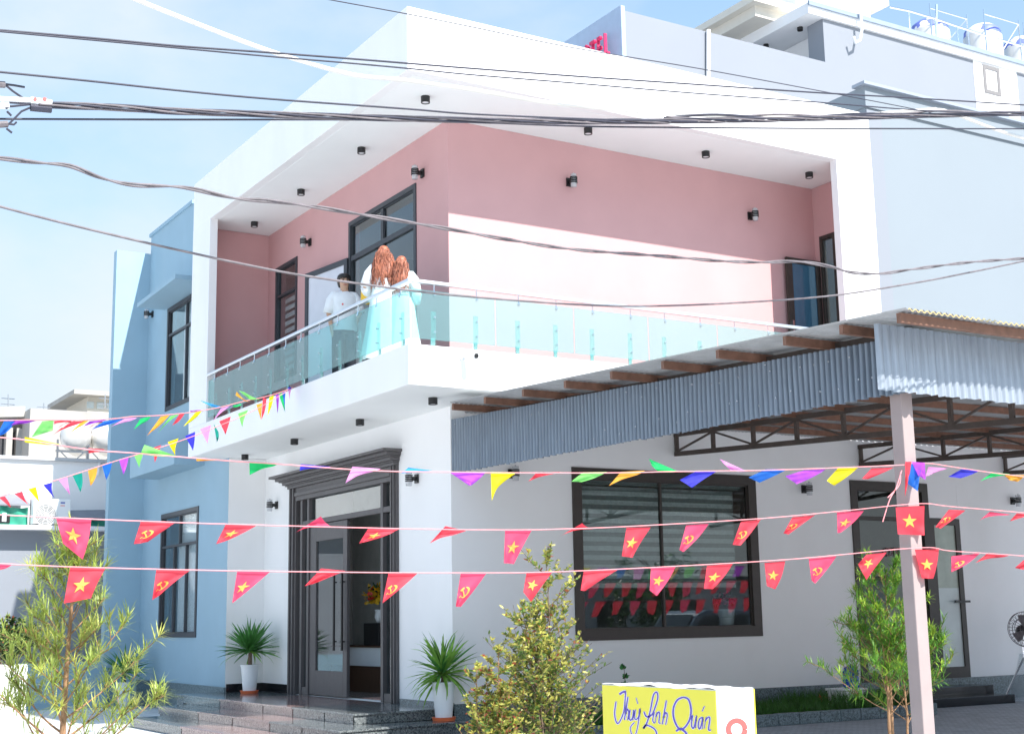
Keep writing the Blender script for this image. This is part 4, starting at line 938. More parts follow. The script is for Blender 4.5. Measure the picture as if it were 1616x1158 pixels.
VB = mat('grey_blue_car_paint', (.16, .21, .27), .25, .3, var=.03, coat=.8); VG = mat('van_glass', (.02, .03, .04), .05, var=.02, spec=.8)
prof = [(0, .35), (.05, .85), (.25, 1.02), (1.0, 1.12), (1.55, 1.78), (1.85, 1.88), (4.3, 1.86), (4.6, 1.70), (4.72, 1.0), (4.7, .4), (4.4, .30), (.2, .28)]
MB().prism([(vx+a, vy-.9, ZG+c) for a, c in prof], (0, 1.8, 0)).build('body', VB, vn, bevel=.06)
for s_ in (-1, 1):
    yy = vy+s_*.905
    for pts in ([(1.2, 1.14), (1.68, 1.70), (2.3, 1.74), (2.3, 1.14)], [(2.38, 1.14), (2.38, 1.74), (3.35, 1.74), (3.35, 1.14)], [(3.43, 1.14), (3.43, 1.74), (4.25, 1.72), (4.45, 1.14)]):
        MB().prism([(vx+a, yy, ZG+c) for a, c in pts], (0, .006*s_, 0)).build('side_window', VG, vn)
    for wx_ in (.95, 3.8):
        wh = MB().lathe((vx+wx_, vy+s_*.80, ZG+.33), [(0, -.1), (.2, -.1), (.33, -.1), (.345, -.05), (.345, .08), (.32, .12), (0, .12)], 24, axis=(0, s_, 0)).build('wheel', BLACK, vn)
        MB().lathe((vx+wx_, vy+s_*.93, ZG+.33), [(0, .0), (.2, .0), (.21, -.02)], 18, axis=(0, s_, 0)).build('rim', STEEL, wh)
MB().prism([(vx+1.02, vy-.78, ZG+1.16), (vx+1.50, vy-.70, ZG+1.76), (vx+1.50, vy+.70, ZG+1.76), (vx+1.02, vy+.78, ZG+1.16)], (-.012, 0, .012)).build('windscreen', VG, vn)
for s_ in (-1, 1): MB().box(vx-.005, vx+.12, vy+s_*.62-.16, vy+s_*.62+.16, ZG+.72, ZG+.88).build('headlight', POTW, vn)

# ------------------------------------------------------------------ what stands inside the hall
MB().box(XW+1.9, XW+2.0, 3.0, 9.1, .36, 4.7).build('screen_wall', BRICKI, house)
cbn = thing('cabinet', (2.9, 7.2, .36), 'low cabinet with white front and dark top inside the entrance', 'cabinet')
MB().box(2.66, 3.2, 5.9, 8.6, .36, .82).build('base', WOOD, cbn); MB().box(2.62, 3.2, 5.88, 8.62, .83, 1.16).build('drawer_front', POTW, cbn); MB().box(2.58, 3.2, 5.85, 8.65, 1.165, 1.195).build('top', WOOD, cbn)
bx = thing('black_speaker_box', (2.85, 6.75, 1.195), 'black box standing on the cabinet under the yellow flowers', 'box'); MB().box(2.65, 3.05, 6.45, 7.1, 1.197, 1.60).build('case', BLACK, bx, bevel=.01)
vs = thing('flower_vase', (2.85, 6.75, 1.60), 'white vase of yellow flowers inside the entrance', 'vase')
MB().lathe((2.85, 6.75, 1.602), [(0, 0), (.08, 0), (.13, .10), (.11, .2), (.13, .24), (.11, .24)], 20).build('vase', POTW, vs, smooth=True)
q = MB()
for k in range(520):
    d = rdir(-.3, 1); blade(q, Vector((2.85, 6.75, 2.02))+d*rnd.uniform(.08, .32), rdir(), rdir(-1, 1), .085, .065, 0 if rnd.random() < .72 else (1 if rnd.random() < .7 else 2))
q.build('bouquet', [PETY, L_DK, PETR], vs)
dc = thing('red_wall_ornament', (3.3, 7.3, 2.35), 'red hanging ornament on the wall inside the entrance', 'ornament'); MB().lathe((3.345, 7.35, 2.35), [(0, -.005), (.17, -.005), (.19, -.03), (0, -.05)], 8, axis=(1, 0, 0)).build('disc', PETR, dc)
mt = thing('door_mat', (1.9, 4.5, .36), 'patterned mat inside the entrance door', 'mat'); MB().box(1.68, 2.6, 3.95, 5.1, .361, .372).build('mat', mat('mat_weave', (.40, .24, .20), .9, var=.5, scale=14), mt)
ptw = thing('window_flower_pot', (6.95, 1.85, 1.5), 'pink flowers in a white pot inside the big window', 'potted plant')
MB().box(6.4, 7.3, 1.75, 2.1, .36, 1.46).build('stand', WOOD, ptw)
MB().lathe((6.98, 1.92, 1.462), [(0, 0), (.12, 0), (.13, .1), (.12, .12), (.14, .14), (.15, .26), (.13, .26)], 20).build('pot', POTW, ptw)
q = MB()
for k in range(260): q_d = rdir(-.2, 1); blade(q, Vector((6.93, 1.92, 1.82))+q_d*rnd.uniform(.02, .2), rdir(), rdir(-1, 1), .05, .04, 0 if rnd.random() < .75 else 1)
q.build('blooms', [PETP, L_DK], ptw)

# ------------------------------------------------------------------ people on the balcony
def person(base, H, yaw, label, J, cloth, mats):
    """one skinned body; J maps joint -> (x right, y forward, z up) in units of the height"""
    t = thing('person', base, label, 'person')
    me = bpy.data.meshes.new('body'); names = list(J); idx = {n: i for i, n in enumerate(names)}
    cz, sz = math.cos(yaw), math.sin(yaw)
    def W(p): return Vector(((p[0]*cz-p[1]*sz)*H, (p[0]*sz+p[1]*cz)*H, p[2]*H))
    edges = [('pelvis', 'waist'), ('waist', 'chest'), ('chest', 'neck'), ('neck', 'chin'), ('chin', 'head'), ('head', 'crown')]
    for s in 'lr':
        edges += [('chest', 'sh'+s), ('sh'+s, 'el'+s), ('el'+s, 'wr'+s), ('wr'+s, 'pa'+s), ('pelvis', 'hi'+s), ('hi'+s, 'kn'+s), ('kn'+s, 'an'+s), ('an'+s, 'to'+s)]
        for k in range(5): edges += [('pa'+s, f'f{k}{s}'), (f'f{k}{s}', f'g{k}{s}')]
    rad = dict(pelvis=.085, waist=.075, chest=.085, neck=.033, chin=.040, head=.052, crown=.036)
    for s in 'lr':
        rad.update({'sh'+s: .036, 'el'+s: .026, 'wr'+s: .018, 'pa'+s: .021, 'hi'+s: .056, 'kn'+s: .036, 'an'+s: .024, 'to'+s: .02})
        for k in range(5):
            rad[f'f{k}{s}'] = .0065; rad[f'g{k}{s}'] = .005
            pa, wr = Vector(J['pa'+s]), Vector(J['wr'+s]); d = (pa-wr).normalized(); sd = Vector((.0, 1, 0)) if abs(d.y) < .8 else Vector((0, 0, 1))
            off = sd*((k-1.6)*.011) if k < 4 else sd*-.03
            J[f'f{k}{s}'] = tuple(pa+off+d*(.022 if k < 4 else .005)); J[f'g{k}{s}'] = tuple(pa+off*1.1+d*((.05, .056, .052, .042, .026)[k])+Vector((0, 0, -.006)))
    names = list(J); idx = {n: i for i, n in enumerate(names)}
    me.from_pydata([W(J[n]) for n in names], [(idx[a], idx[b_]) for a, b_ in edges], [])
    o = link('body', me, t); me.materials.append(SKIN); OFF[o.name] = Vector(base)
    mod = o.modifiers.new('s', 'SKIN'); mod.use_smooth_shade = True
    for n in names: me.skin_vertices[0].data[idx[n]].radius = (rad[n]*H, rad[n]*H*(.8 if n in ('pelvis', 'waist', 'chest') else 1))
    me.skin_vertices[0].data[idx['pelvis']].use_root = True
    o.modifiers.new('d', 'SUBSURF').levels = 1; o.modifiers['d'].render_levels = 1
    def ring(z, rx, ry, cx=0, cy=0, n=28, fold=0, nf=9, ph=0):
        return [Vector(base)+W((cx+rx*math.cos(a)*(1+fold*math.sin(nf*a+ph)), cy+ry*math.sin(a)*(1+fold*math.sin(nf*a+ph)), z)) for a in [2*math.pi*k/n for k in range(n)]]
    def sleeve(b, a, c, r0, r1, m=0):
        A_, C_ = Vector(J[a]), Vector(J[c]); pts, rr = [A_, A_.lerp(C_, .3), A_.lerp(C_, .65), C_], [r0*.92, r0, (r0+r1)/2, r1]
        if a[:2] == 'sh': pts, rr = [Vector((A_.x*.45, A_.y, A_.z+.022)), Vector((A_.x*.8, A_.y, A_.z+.006))]+pts[1:], [r0*.5, r0*.86]+rr[1:]
        b.tube([Vector(base)+W(tuple(p_)) for p_ in pts], [x_*H for x_ in rr], 12, m)
    cloth(t, ring, sleeve, W, Vector(base), J, H)
    return t
def stand(lean=0, **kw):
    J = dict(pelvis=(0, 0, .52), waist=(0, 0, .61), chest=(0, .005, .73), neck=(0, .005, .83), chin=(0, .014, .88), head=(0, .01, .935), crown=(0, -.002, .962))
    for s, g in (('l', -1), ('r', 1)):
        J.update({'sh'+s: (g*.100, 0, .795), 'el'+s: (g*.135, -.01, .63), 'wr'+s: (g*.125, .06, .49), 'pa'+s: (g*.122, .075, .455), 'hi'+s: (g*.052, 0, .50), 'kn'+s: (g*.055, .01, .28), 'an'+s: (g*.055, -.01, .045), 'to'+s: (g*.062, .085, .018)})
    J.update(kw); return J
def hair_long(b, ring, length, w=1.0, wave=.05):
    b.rings([ring(.984, .008, .010, cy=-.005, n=30), ring(.976, .028, .034, cy=-.006, n=30), ring(.955, .043, .050, cy=-.010, n=30, fold=.03, nf=11), ring(.92, .048*w, .054, cy=-.018, n=30, fold=.04, nf=11, ph=.5), ring(.885, .050*w, .042, cy=-.030, n=30, fold=wave, nf=9, ph=1),
             ring(.835, .066*w, .036, cy=-.042, n=30, fold=wave*1.5, nf=9, ph=1.6), ring(.78, .074*w, .033, cy=-.054, n=30, fold=wave*1.8, nf=9, ph=2.6), ring(.73, .070*w, .030, cy=-.060, n=30, fold=wave*2, nf=9, ph=3.6), ring(length+.01, .040*w, .016, cy=-.060, n=30, fold=wave*2.6, nf=9, ph=4.4)])
def strands(b, base, W, n, length, w=1.0):
    for k in range(n):
        a = R(-205)+R(230)*rnd.random(); lay = rnd.uniform(.80, 1.05); x0 = .050*w*math.cos(a)*lay; y0 = -.012+.056*math.sin(a)*lay; ph = rnd.uniform(0, 6); fq = rnd.uniform(7, 11); P = []; L2 = length+rnd.uniform(-.07, .05)
        for i in range(12):
            t = i/11; z = .974-(.974-L2)*t; up = min(1, .35+t*4.5); sp = up*(.98+.62*math.sin(min(1, t*1.2)*math.pi*.55))
            P.append(base+W((x0*sp+.016*t*math.sin(ph+t*fq)+.003*math.sin(ph*3+t*30), min(y0, .03)*up*(1-.1*t)-.028*t-.008*math.sin(ph*2+t*fq), z-.02*(abs(x0)/.05)**2*(1-t))))
        b.tube(P, [.0025, .0045, .005, .005, .005, .005, .005, .0045, .0045, .004, .003, .001], 4, m=rnd.choice((0, 0, 1, 2)))
def boy_cloth(t, ring, sleeve, W, base, J, H):
    b = MB(); b.rings([ring(.835, .042, .038), ring(.822, .075, .048), ring(.805, .118, .058), ring(.775, .128, .070, cy=.004), ring(.72, .118, .080, cy=.004, fold=.01), ring(.64, .110, .082, cy=.006, fold=.02), ring(.56, .112, .084, cy=.004, fold=.03, ph=1), ring(.47, .116, .088, cy=.004, fold=.045, ph=2)], cap=False)
    for s in 'lr': sleeve(b, 'sh'+s, 'el'+s, .050, .050)
    b.build('t_shirt', CLW, t, smooth=True)
    c = base+W((.03, .083, .70)); MB().lathe(c, [(0, 0), (.016, 0), (.016, .004), (0, .004)], 8, axis=W((0, 1, 0))).build('chest_print', REDP, t)
    b = MB(); b.rings([ring(.52, .098, .075), ring(.47, .1, .078, fold=.02), ring(.44, .1, .078)])
    for s, g in (('l', -1), ('r', 1)):
        b.rings([ring(.46, .058, .068, cx=g*.05), ring(.30, .052, .056, cx=g*.056, cy=.008, fold=.04), ring(.06, .044, .046, cx=g*.057, cy=-.004, fold=.06)])
    b.build('trousers', CLD, t, smooth=True)
    b = MB(); b.rings([ring(1.0, .012, .012, cy=-.004), ring(.992, .042, .046, cy=-.004, fold=.05, nf=8), ring(.972, .058, .064, cy=-.004, fold=.05, nf=9), ring(.955, .060, .064, cy=-.008, fold=.05, nf=9, ph=1), ring(.935, .060, .046, cy=-.026), ring(.90, .05, .036, cy=-.034), ring(.88, .042, .03, cy=-.034)])
    b.build('hair', HAIRB, t, smooth=True)
    f = MB()
    for g in (-1, 1):
        f.lathe(base+W((g*.020, .055, .925)), [(0, -.006), (.012*H/1.7, 0), (0, .008)], 8, axis=W((0, 1, 0))); f.bar(base+W((g*.010, .06, .938)), base+W((g*.034, .05, .939)), .010, .010)
    f.build('eyes', HAIRB, t)
    f = MB(); f.tube([base+W((0, .054, .925)), base+W((0, .068, .905))], [.006, .012], 6); f.build('nose', SKIN, t, smooth=True)
    f = MB(); f.bar(base+W((-.016, .052, .886)), base+W((.016, .052, .886)), .012, .010); f.build('lips', mat('lips', (.42, .12, .10), .5), t)
    for g in (-1, 1): MB().lathe(base+W((g*.056, -.002, .925)), [(0, -.008), (.022, 0), (0, .008)], 8, axis=W((1, 0, 0))).build('ear', SKIN, t)
    for g in (-1, 1): MB().rings([ring(.001, .032, .075, cx=g*.058, cy=.035), ring(.03, .03, .07, cx=g*.058, cy=.03), ring(.055, .026, .035, cx=g*.057, cy=.0)]).build('shoe', CLW, t, smooth=True)
def girl_cloth(top, skirt, w=1.0, wave=.05, bag=False):
    def f(t, ring, sleeve, W, base, J, H):
        b = MB(); b.rings([ring(.828, .04, .036), ring(.815, .075, .046), ring(.80, .112, .056), ring(.76, .112, .080, fold=.01), ring(.67, .100, .084, fold=.02), ring(.60, .094, .080, fold=.03, ph=1)], cap=False)
        for s in 'lr': sleeve(b, 'sh'+s, 'el'+s, .050, .046); sleeve(b, 'el'+s, 'wr'+s, .044, .032)
        b.build('blouse', top, t, smooth=True)
        b = MB(); b.rings([ring(.615, .096, .082), ring(.56, .11, .092, fold=.02, nf=11), ring(.45, .125, .105, fold=.05, nf=11, ph=.4), ring(.28, .15, .13, fold=.08, nf=11, ph=.8), ring(.10, .178, .155, fold=.10, nf=11, ph=1.1), ring(.03, .185, .16, fold=.11, nf=11, ph=1.2)], cap=False)
        b.build('skirt', skirt, t, smooth=True)
        MB().rings([ring(.625, .098, .084), ring(.60, .099, .085)]).build('waistband', skirt, t, smooth=True)
        b = MB(); hair_long(b, ring, .665, w, wave); strands(b, base, W, 340, .675, w); b.build('hair', [HAIRR, HAIRR2, HAIRR3], t, smooth=True)
        for g in (-1, 1): MB().rings([ring(.001, .03, .07, cx=g*.055, cy=.03), ring(.028, .028, .065, cx=g*.055, cy=.028)]).build('shoe', CLW, t, smooth=True)
        if bag:
            c = base+W((-.15, .07, .60))
            MB().rings([[c+W((.055*math.cos(a)*k_, .03*math.sin(a), z_)) for a in [2*math.pi*j/14 for j in range(14)]] for k_, z_ in ((.7, -.08), (1, -.06), (.95, .03), (.7, .06))]).build('bag', YEL, t, smooth=True)
            MB().lathe(base+W(J['wrl']), [(.026*H, -.01), (.028*H, 0), (.026*H, .012)], 12, axis=Vector(W(J['wrl']))-Vector(W(J['ell']))).build('wristwatch', BLACK, t)
    return f
ZF = ZS1+.008
pb = at(543, 432, 0, .60); person((.60, pb.y, ZF), (pb.z-ZF)/.998, R(168), 'boy in a white T-shirt and dark trousers facing the women on the balcony',
    stand(ell=(-.14, .02, .64), wrl=(-.10, .12, .56), pal=(-.09, .15, .55)), boy_cloth, None)
pw = at(606, 388, 0, .42); person((.42, pw.y, ZF), (pw.z-ZF)/.985, R(-35), 'woman with long wavy auburn hair in white blouse and long pale skirt, seen from behind',
    stand(ell=(-.155, .0, .645), wrl=(-.13, .09, .58), pal=(-.12, .12, .59)), girl_cloth(CLW, CLM, 1.12, .06, True), None)
pw = at(634, 404, 0, .62); person((.62, pw.y, ZF), (pw.z-ZF)/.985, R(-50), 'shorter auburn haired woman in a mint dress standing nearest the balcony corner',
    stand(elr=(.15, -.02, .64), wrr=(.12, .06, .55), par=(.10, .08, .54)), girl_cloth(CLM, CLM, .98, .05), None)

# ------------------------------------------------------------------ the yellow sign box
SZ = 1.15; SK = at(1130.2, 1086.5, 2, SZ); SL, SD = 1.27, .31
sg = thing('sign_box', (SK.x, SK.y, ZG), 'yellow and white box sign lettered Thuỳ Linh Quán in violet script', 'sign')
MB().box(SK.x+.004, SK.x+SD, SK.y+.004, SK.y+SL, .05, SZ-.006).build('box', SIGNW, sg)
MB().box(SK.x, SK.x+.003, SK.y+.01, SK.y+SL, .05, SZ-.012).build('yellow_face', SIGNY, sg)
MB().box(SK.x+.01, SK.x+SD-.006, SK.y, SK.y+.003, .05, SZ-.012).build('white_face', SIGNW, sg)
q = MB().grid(lambda s, t: (SK.x-.004+(SD+.008)*s, SK.y-.002+(SL+.004)*t, SZ-.004+.008*math.sin(t*14)*math.sin(s*5+1)+.004*math.sin(t*37)), 6, 40); q.build('top_sheet', SIGNW, sg)
MB().box(SK.x+SD-.005, SK.x+SD+.003, SK.y-.004, SK.y+.02, .05, SZ-.012).build('edge_trim', SIGNY, sg)
for dx, dy in ((.04, .06), (.04, SL-.06), (SD-.04, .06), (SD-.04, SL-.06)): MB().box(SK.x+dx-.02, SK.x+dx+.02, SK.y+dy-.02, SK.y+dy+.02, ZG, .05).build('leg', STEEL, sg)
def smooth_path(P, n=6):
    if len(P) < 3: return P
    o = []
    for i in range(len(P)-1):
        p0, p1, p2, p3 = P[max(i-1, 0)], P[i], P[i+1], P[min(i+2, len(P)-1)]
        for k in range(n):
            t = k/n; o.append(tuple(.5*((2*p1[j])+(-p0[j]+p2[j])*t+(2*p0[j]-5*p1[j]+4*p2[j]-p3[j])*t*t+(-p0[j]+3*p1[j]-3*p2[j]+p3[j])*t**3) for j in (0, 1)))
    o.append(P[-1]); return o
STROKES = [([(172, 218), (205, 196), (238, 188)], 13), ([(232, 190), (228, 280), (212, 400), (165, 498), (138, 478), (126, 395), (140, 285)], 8), ([(256, 240), (240, 350), (222, 470)], 8), ([(230, 410), (252, 362), (264, 395), (252, 472)], 7),
    ([(280, 368), (270, 445), (283, 472), (302, 440), (312, 368)], 7), ([(310, 372), (305, 475)], 7), ([(330, 366), (322, 450), (340, 462), (362, 430), (374, 355)], 7), ([(374, 355), (358, 500), (330, 612), (298, 615), (280, 545), (320, 490)], 6), ([(336, 250), (354, 312)], 7),
    ([(413, 385), (438, 435), (490, 418), (528, 330), (550, 245), (538, 196), (506, 228), (478, 370), (445, 490), (408, 552), (432, 520), (490, 538), (530, 575), (542, 640)], 9), ([(516, 390), (500, 470), (516, 500)], 7), ([(540, 392), (522, 500)], 7), ([(528, 440), (556, 390), (568, 412), (560, 490), (578, 500)], 7),
    ([(634, 275), (612, 400), (594, 512)], 8), ([(600, 450), (630, 398), (642, 430), (626, 516)], 7), ([(800, 245), (852, 270), (876, 370), (860, 470), (805, 548), (750, 545), (706, 450), (704, 350), (742, 272), (800, 245)], 11), ([(728, 578), (772, 556), (822, 590), (846, 640)], 12),
    ([(892, 420), (880, 520), (904, 545), (928, 425)], 8), ([(928, 425), (920, 548)], 7), ([(990, 442), (958, 462), (946, 530), (966, 552), (992, 442)], 8), ([(992, 442), (986, 558)], 7), ([(984, 384), (1008, 332)], 9), ([(1022, 440), (1006, 552)], 7), ([(1012, 480), (1046, 440), (1060, 462), (1048, 560), (1072, 566)], 8)]
def ribbon(b, P, w, px0, pn, lift, conv):
    P = smooth_path(P); V = []
    for i, p in enumerate(P):
        a, c = P[max(i-1, 0)], P[min(i+1, len(P)-1)]; dx, dy = c[0]-a[0], c[1]-a[1]; L = math.hypot(dx, dy) or 1; nx, ny = -dy/L*w, dx/L*w
        ww = 1 if 0 < i < len(P)-1 else .6
        for sgn in (-1, 1): V.append(conv(p[0]+sgn*nx*ww, p[1]+sgn*ny*ww, lift))
    b.add(V, [(2*i, 2*i+1, 2*i+3, 2*i+2) for i in range(len(P)-1)])
def on_sign(x, y, lift): p = at(950+x/6.215, 1060+y/6.215, 0, SK.x); return (SK.x-lift, p.y, p.z)
q1, q2 = MB(), MB()
for i, (P, w) in enumerate(STROKES): ribbon(q1, P, w*.75+5.5, 0, 0, .0012, on_sign); ribbon(q2, P, w*.75, 0, 0, .002+i*.00004, on_sign)
q1.build('lettering_outline', WPRINT, sg); q2.build('lettering', VIOLET, sg)
def on_white(x, y, lift): p = at(950+x/6.215, 1060+y/6.215, 1, SK.y); return (p.x, SK.y-lift, p.z)
q = MB(); ribbon(q, [(1320+82*math.cos(a_), 560+85*math.sin(a_)) for a_ in [2*math.pi*k/14 for k in range(15)]], 26, 0, 0, .002, on_white); q.build('red_ring', REDP, sg)

# ------------------------------------------------------------------ bunting
FL = {n: mat('cloth_'+n, c, .65, var=.08, scale=12, trans=.58) for n, c in dict(red=(.90, .075, .11), redhot=(.90, .09, .19), star=(.90, .72, .16), blue=(.02, .16, .62), navy=(.05, .05, .60), lime=(.25, .75, .18), green=(.02, .58, .16), teal=(.01, .33, .25), yellow=(.90, .78, .01), orange=(.90, .42, .05), pink=(.85, .35, .70), magenta=(.55, .10, .75), purple=(.36, .06, .55), cyan=(.06, .42, .78)).items()}
for n_ in ('star',): pass
def strp(P, plane, r, name='cord', m=CORD, parent=None):
    pts = [plane(*p) for p in smooth_path(P, 5)]; return MB().tube(pts, r, 5).build(name, m, parent)
def flag(parent, quad, plane, m, emblem=None, label=None, amp=.03, seed=0, ef=None, bowk=1):
    TL, TR, BR, BL = [Vector((*p, 0)) for p in quad]; rr = random.Random(seed*13+5); ph, k1, k2 = rr.uniform(0, 6), rr.uniform(3, 6), rr.uniform(1, 4)
    nrm = (plane(TL.x, TL.y)-CAM).normalized()
    bow = Vector((rr.uniform(-4, 4), rr.uniform(0, 3), 0))*bowk
    def fn(u, v, lift=0):
        a = TL.lerp(TR, u).lerp(BL.lerp(BR, u), v); a = a+bow*math.sin(math.pi*v)*(u*.6)*(1 if TL != BL else 0)
        p = plane(a.x, a.y); return p+nrm*(amp*v*math.sin(ph+u*k1+v*k2)+amp*.32*math.sin(ph*2+u*9+v*5)*v+amp*.2*math.sin(ph+v*13-u*6)*v-lift)
    o = MB().grid(fn, 12, 12).build('flag', m, parent, smooth=True, label=label)
    if emblem:
        cu, cv, rs = ef or (.5, .48, .30); asp = ((TR-TL).length+(BR-BL).length)/((BL-TL).length+(BR-TR).length)
        def ef_(x, y): return fn(min(1, max(0, cu+x*rs/max(asp, .6)**.5)), min(1, max(0, cv+y*rs*max(asp, .6)**.5)), .009)
        b = MB()
        if emblem == 'star':
            P = [(0, 0)]+[((1 if k % 2 == 0 else .40)*math.sin(k*math.pi/5), -(1 if k % 2 == 0 else .40)*math.cos(k*math.pi/5)) for k in range(10)]
            b.add([ef_(*p) for p in P], [(0, 1+k, 1+(k+1) % 10) for k in range(10)]); nm = 'star'
        else:
            S = [(.1+.75*math.cos(a_), .05+.75*math.sin(a_)) for a_ in [R(-95)+R(215)*k/12 for k in range(13)]]; V = []
            for k, s_ in enumerate(S):
                w = .03+.14*math.sin(math.pi*min(1, (k+.5)/12)**.8); d = Vector((s_[0]-.1, s_[1]-.05)).normalized(); V += [ef_(s_[0]-d.x*w, s_[1]-d.y*w), ef_(s_[0]+d.x*w, s_[1]+d.y*w)]
            b.add(V, [(2*k, 2*k+1, 2*k+3, 2*k+2) for k in range(12)])
            def rib(p, q_, w):
                d = Vector((q_[0]-p[0], q_[1]-p[1])).normalized(); n_ = (-d.y*w, d.x*w); m_ = 3; V = []
                for k in range(m_+1):
                    t_ = k/m_; x_, y_ = p[0]+(q_[0]-p[0])*t_, p[1]+(q_[1]-p[1])*t_; V += [ef_(x_-n_[0], y_-n_[1]), ef_(x_+n_[0], y_+n_[1])]
                b.add(V, [(2*k, 2*k+1, 2*k+3, 2*k+2) for k in range(m_)])
            rib((-.45, -.35), (.62, .78), .10); rib((-.72, -.12), (-.2, -.62), .16); rib((-.32, .55), (-.62, .85), .10); nm = 'hammer_and_sickle'
        b.build(nm, FL['star'], o)
    return o
def conv(lst, ox, oy, s): return [[(ox+x/s, oy+y/s) for x, y in q_] for q_ in lst]
SY = -7.47
plR = lambda x, y: at(x, y, 1, SY)
plR2 = lambda x, y: at(x, y, 1, SY-.02)
RA, RBx, RC, RD_ = (60, 800, 4.04), (440, 800, 4.04), (800, 790, 4.04), (1160, 780, 3.544)
ROW1 = [(RA, [(115,68),(340,75),(285,333),(160,232)], 'star'), (RA, [(655,92),(875,98),(700,222),(610,235)], 'hs'), (RA, [(1197,108),(1392,118),(1215,208),(1135,235)], 'star'),
    (RBx, [(160,128),(332,124),(268,58),(95,168)], None), (RBx, [(572,132),(765,140),(600,208),(510,232)], 'star'), (RBx, [(1062,120),(1195,150),(1040,190),(962,230)], None), (RBx, [(1443,148),(1612,148),(1498,362),(1435,355)], 'star'),
    (RC, [(415,182),(550,178),(480,142),(335,228)], None), (RC, [(762,172),(918,168),(800,362),(732,352)], 'star'), (RC, [(1142,155),(1288,145),(1125,325),(1100,312)], 'hs'), (RC, [(1492,132),(1618,120),(1490,283),(1438,280)], 'hs'),
    (RD_, [(320,128),(448,115),(300,222),(270,218)], 'hs'), (RD_, [(570,100),(722,90),(592,212),(573,216)], 'star'), (RD_, [(898,70),(1060,62),(1060,228),(910,222)], 'star'), (RD_, [(1195,85),(1290,88),(1150,190),(1120,182)], 'hs'), (RD_, [(1425,96),(1545,112),(1420,112),(1365,147)], None), (RD_, [(1575,105),(1650,112),(1590,132),(1535,150)], None)]
ROW2 = [(RA, [(-310,350),(-165,366),(-250,400),(-330,420)], None), (RA, [(205,385),(430,388),(338,580),(165,612)], 'star'), (RA, [(755,395),(970,402),(775,560),(728,592)], 'hs'), (RA, [(1270,408),(1478,412),(1265,590),(1238,612)], 'star'),
    (RBx, [(270,390),(425,405),(215,490),(165,502)], None), (RBx, [(700,415),(885,420),(682,595),(660,612)], 'hs'), (RBx, [(1160,418),(1325,418),(1160,635),(1128,632)], 'hs'),
    (RC, [(125,455),(290,452),(155,645),(105,580)], 'star'), (RC, [(490,445),(705,440),(500,575),(470,570)], None), (RC, [(918,428),(1075,422),(955,605),(910,570)], 'star'), (RC, [(1275,414),(1440,402),(1312,562),(1255,560)], 'star'),
    (RD_, [(165,382),(280,372),(225,530),(178,510)], 'star'), (RD_, [(412,360),(568,345),(448,497),(428,480)], 'hs'), (RD_, [(735,335),(850,322),(735,478),(688,390)], 'star'), (RD_, [(1005,308),(1140,305),(1110,470),(1045,468)], 'star'), (RD_, [(1210,345),(1370,328),(1250,415),(1210,434)], 'hs'), (RD_, [(1415,325),(1532,342),(1420,352),(1345,382)], None), (RD_, [(1616,365),(1690,362),(1612,420),(1565,410)], None)]
STR1 = [(-60, 809), (0, 812), (90, 816.5), (250, 823), (400, 828), (640, 834), (800, 836), (900, 834), (1000, 830), (1200, 818), (1330, 806), (1448, 794.5), (1500, 799), (1616, 809), (1690, 818)]
STR2 = [(-60, 885), (0, 889), (110, 894), (300, 899), (500, 902), (660, 903.5), (800, 903.5), (900, 901), (1050, 894), (1250, 882), (1448, 864), (1500, 869), (1616, 877), (1690, 884)]
EFS = {'hs': (.42, .56, .26), 'star': (.47, .52, .27)}
for nm, rows, cord, lb in (('r1', ROW1, STR1, 'upper string of red star and hammer flags across the front'), ('r2', ROW2, STR2, 'lower string of red star and hammer flags across the front')):
    o0 = plR(1448, cord[11][1] if nm == 'r1' else cord[10][1]); bs = thing('bunting_string', o0, lb, 'bunting', 'flag strings hung across the front')
    strp(cord, plR2, .0042, parent=bs)
    for i, ((ox, oy, s_), q_, e_) in enumerate(rows):
        flag(bs, conv([q_], ox, oy, s_)[0], plR, FL['red'] if i % 3 else FL['redhot'], e_, None, .035, i+(0 if nm == 'r1' else 40), EFS.get(e_))
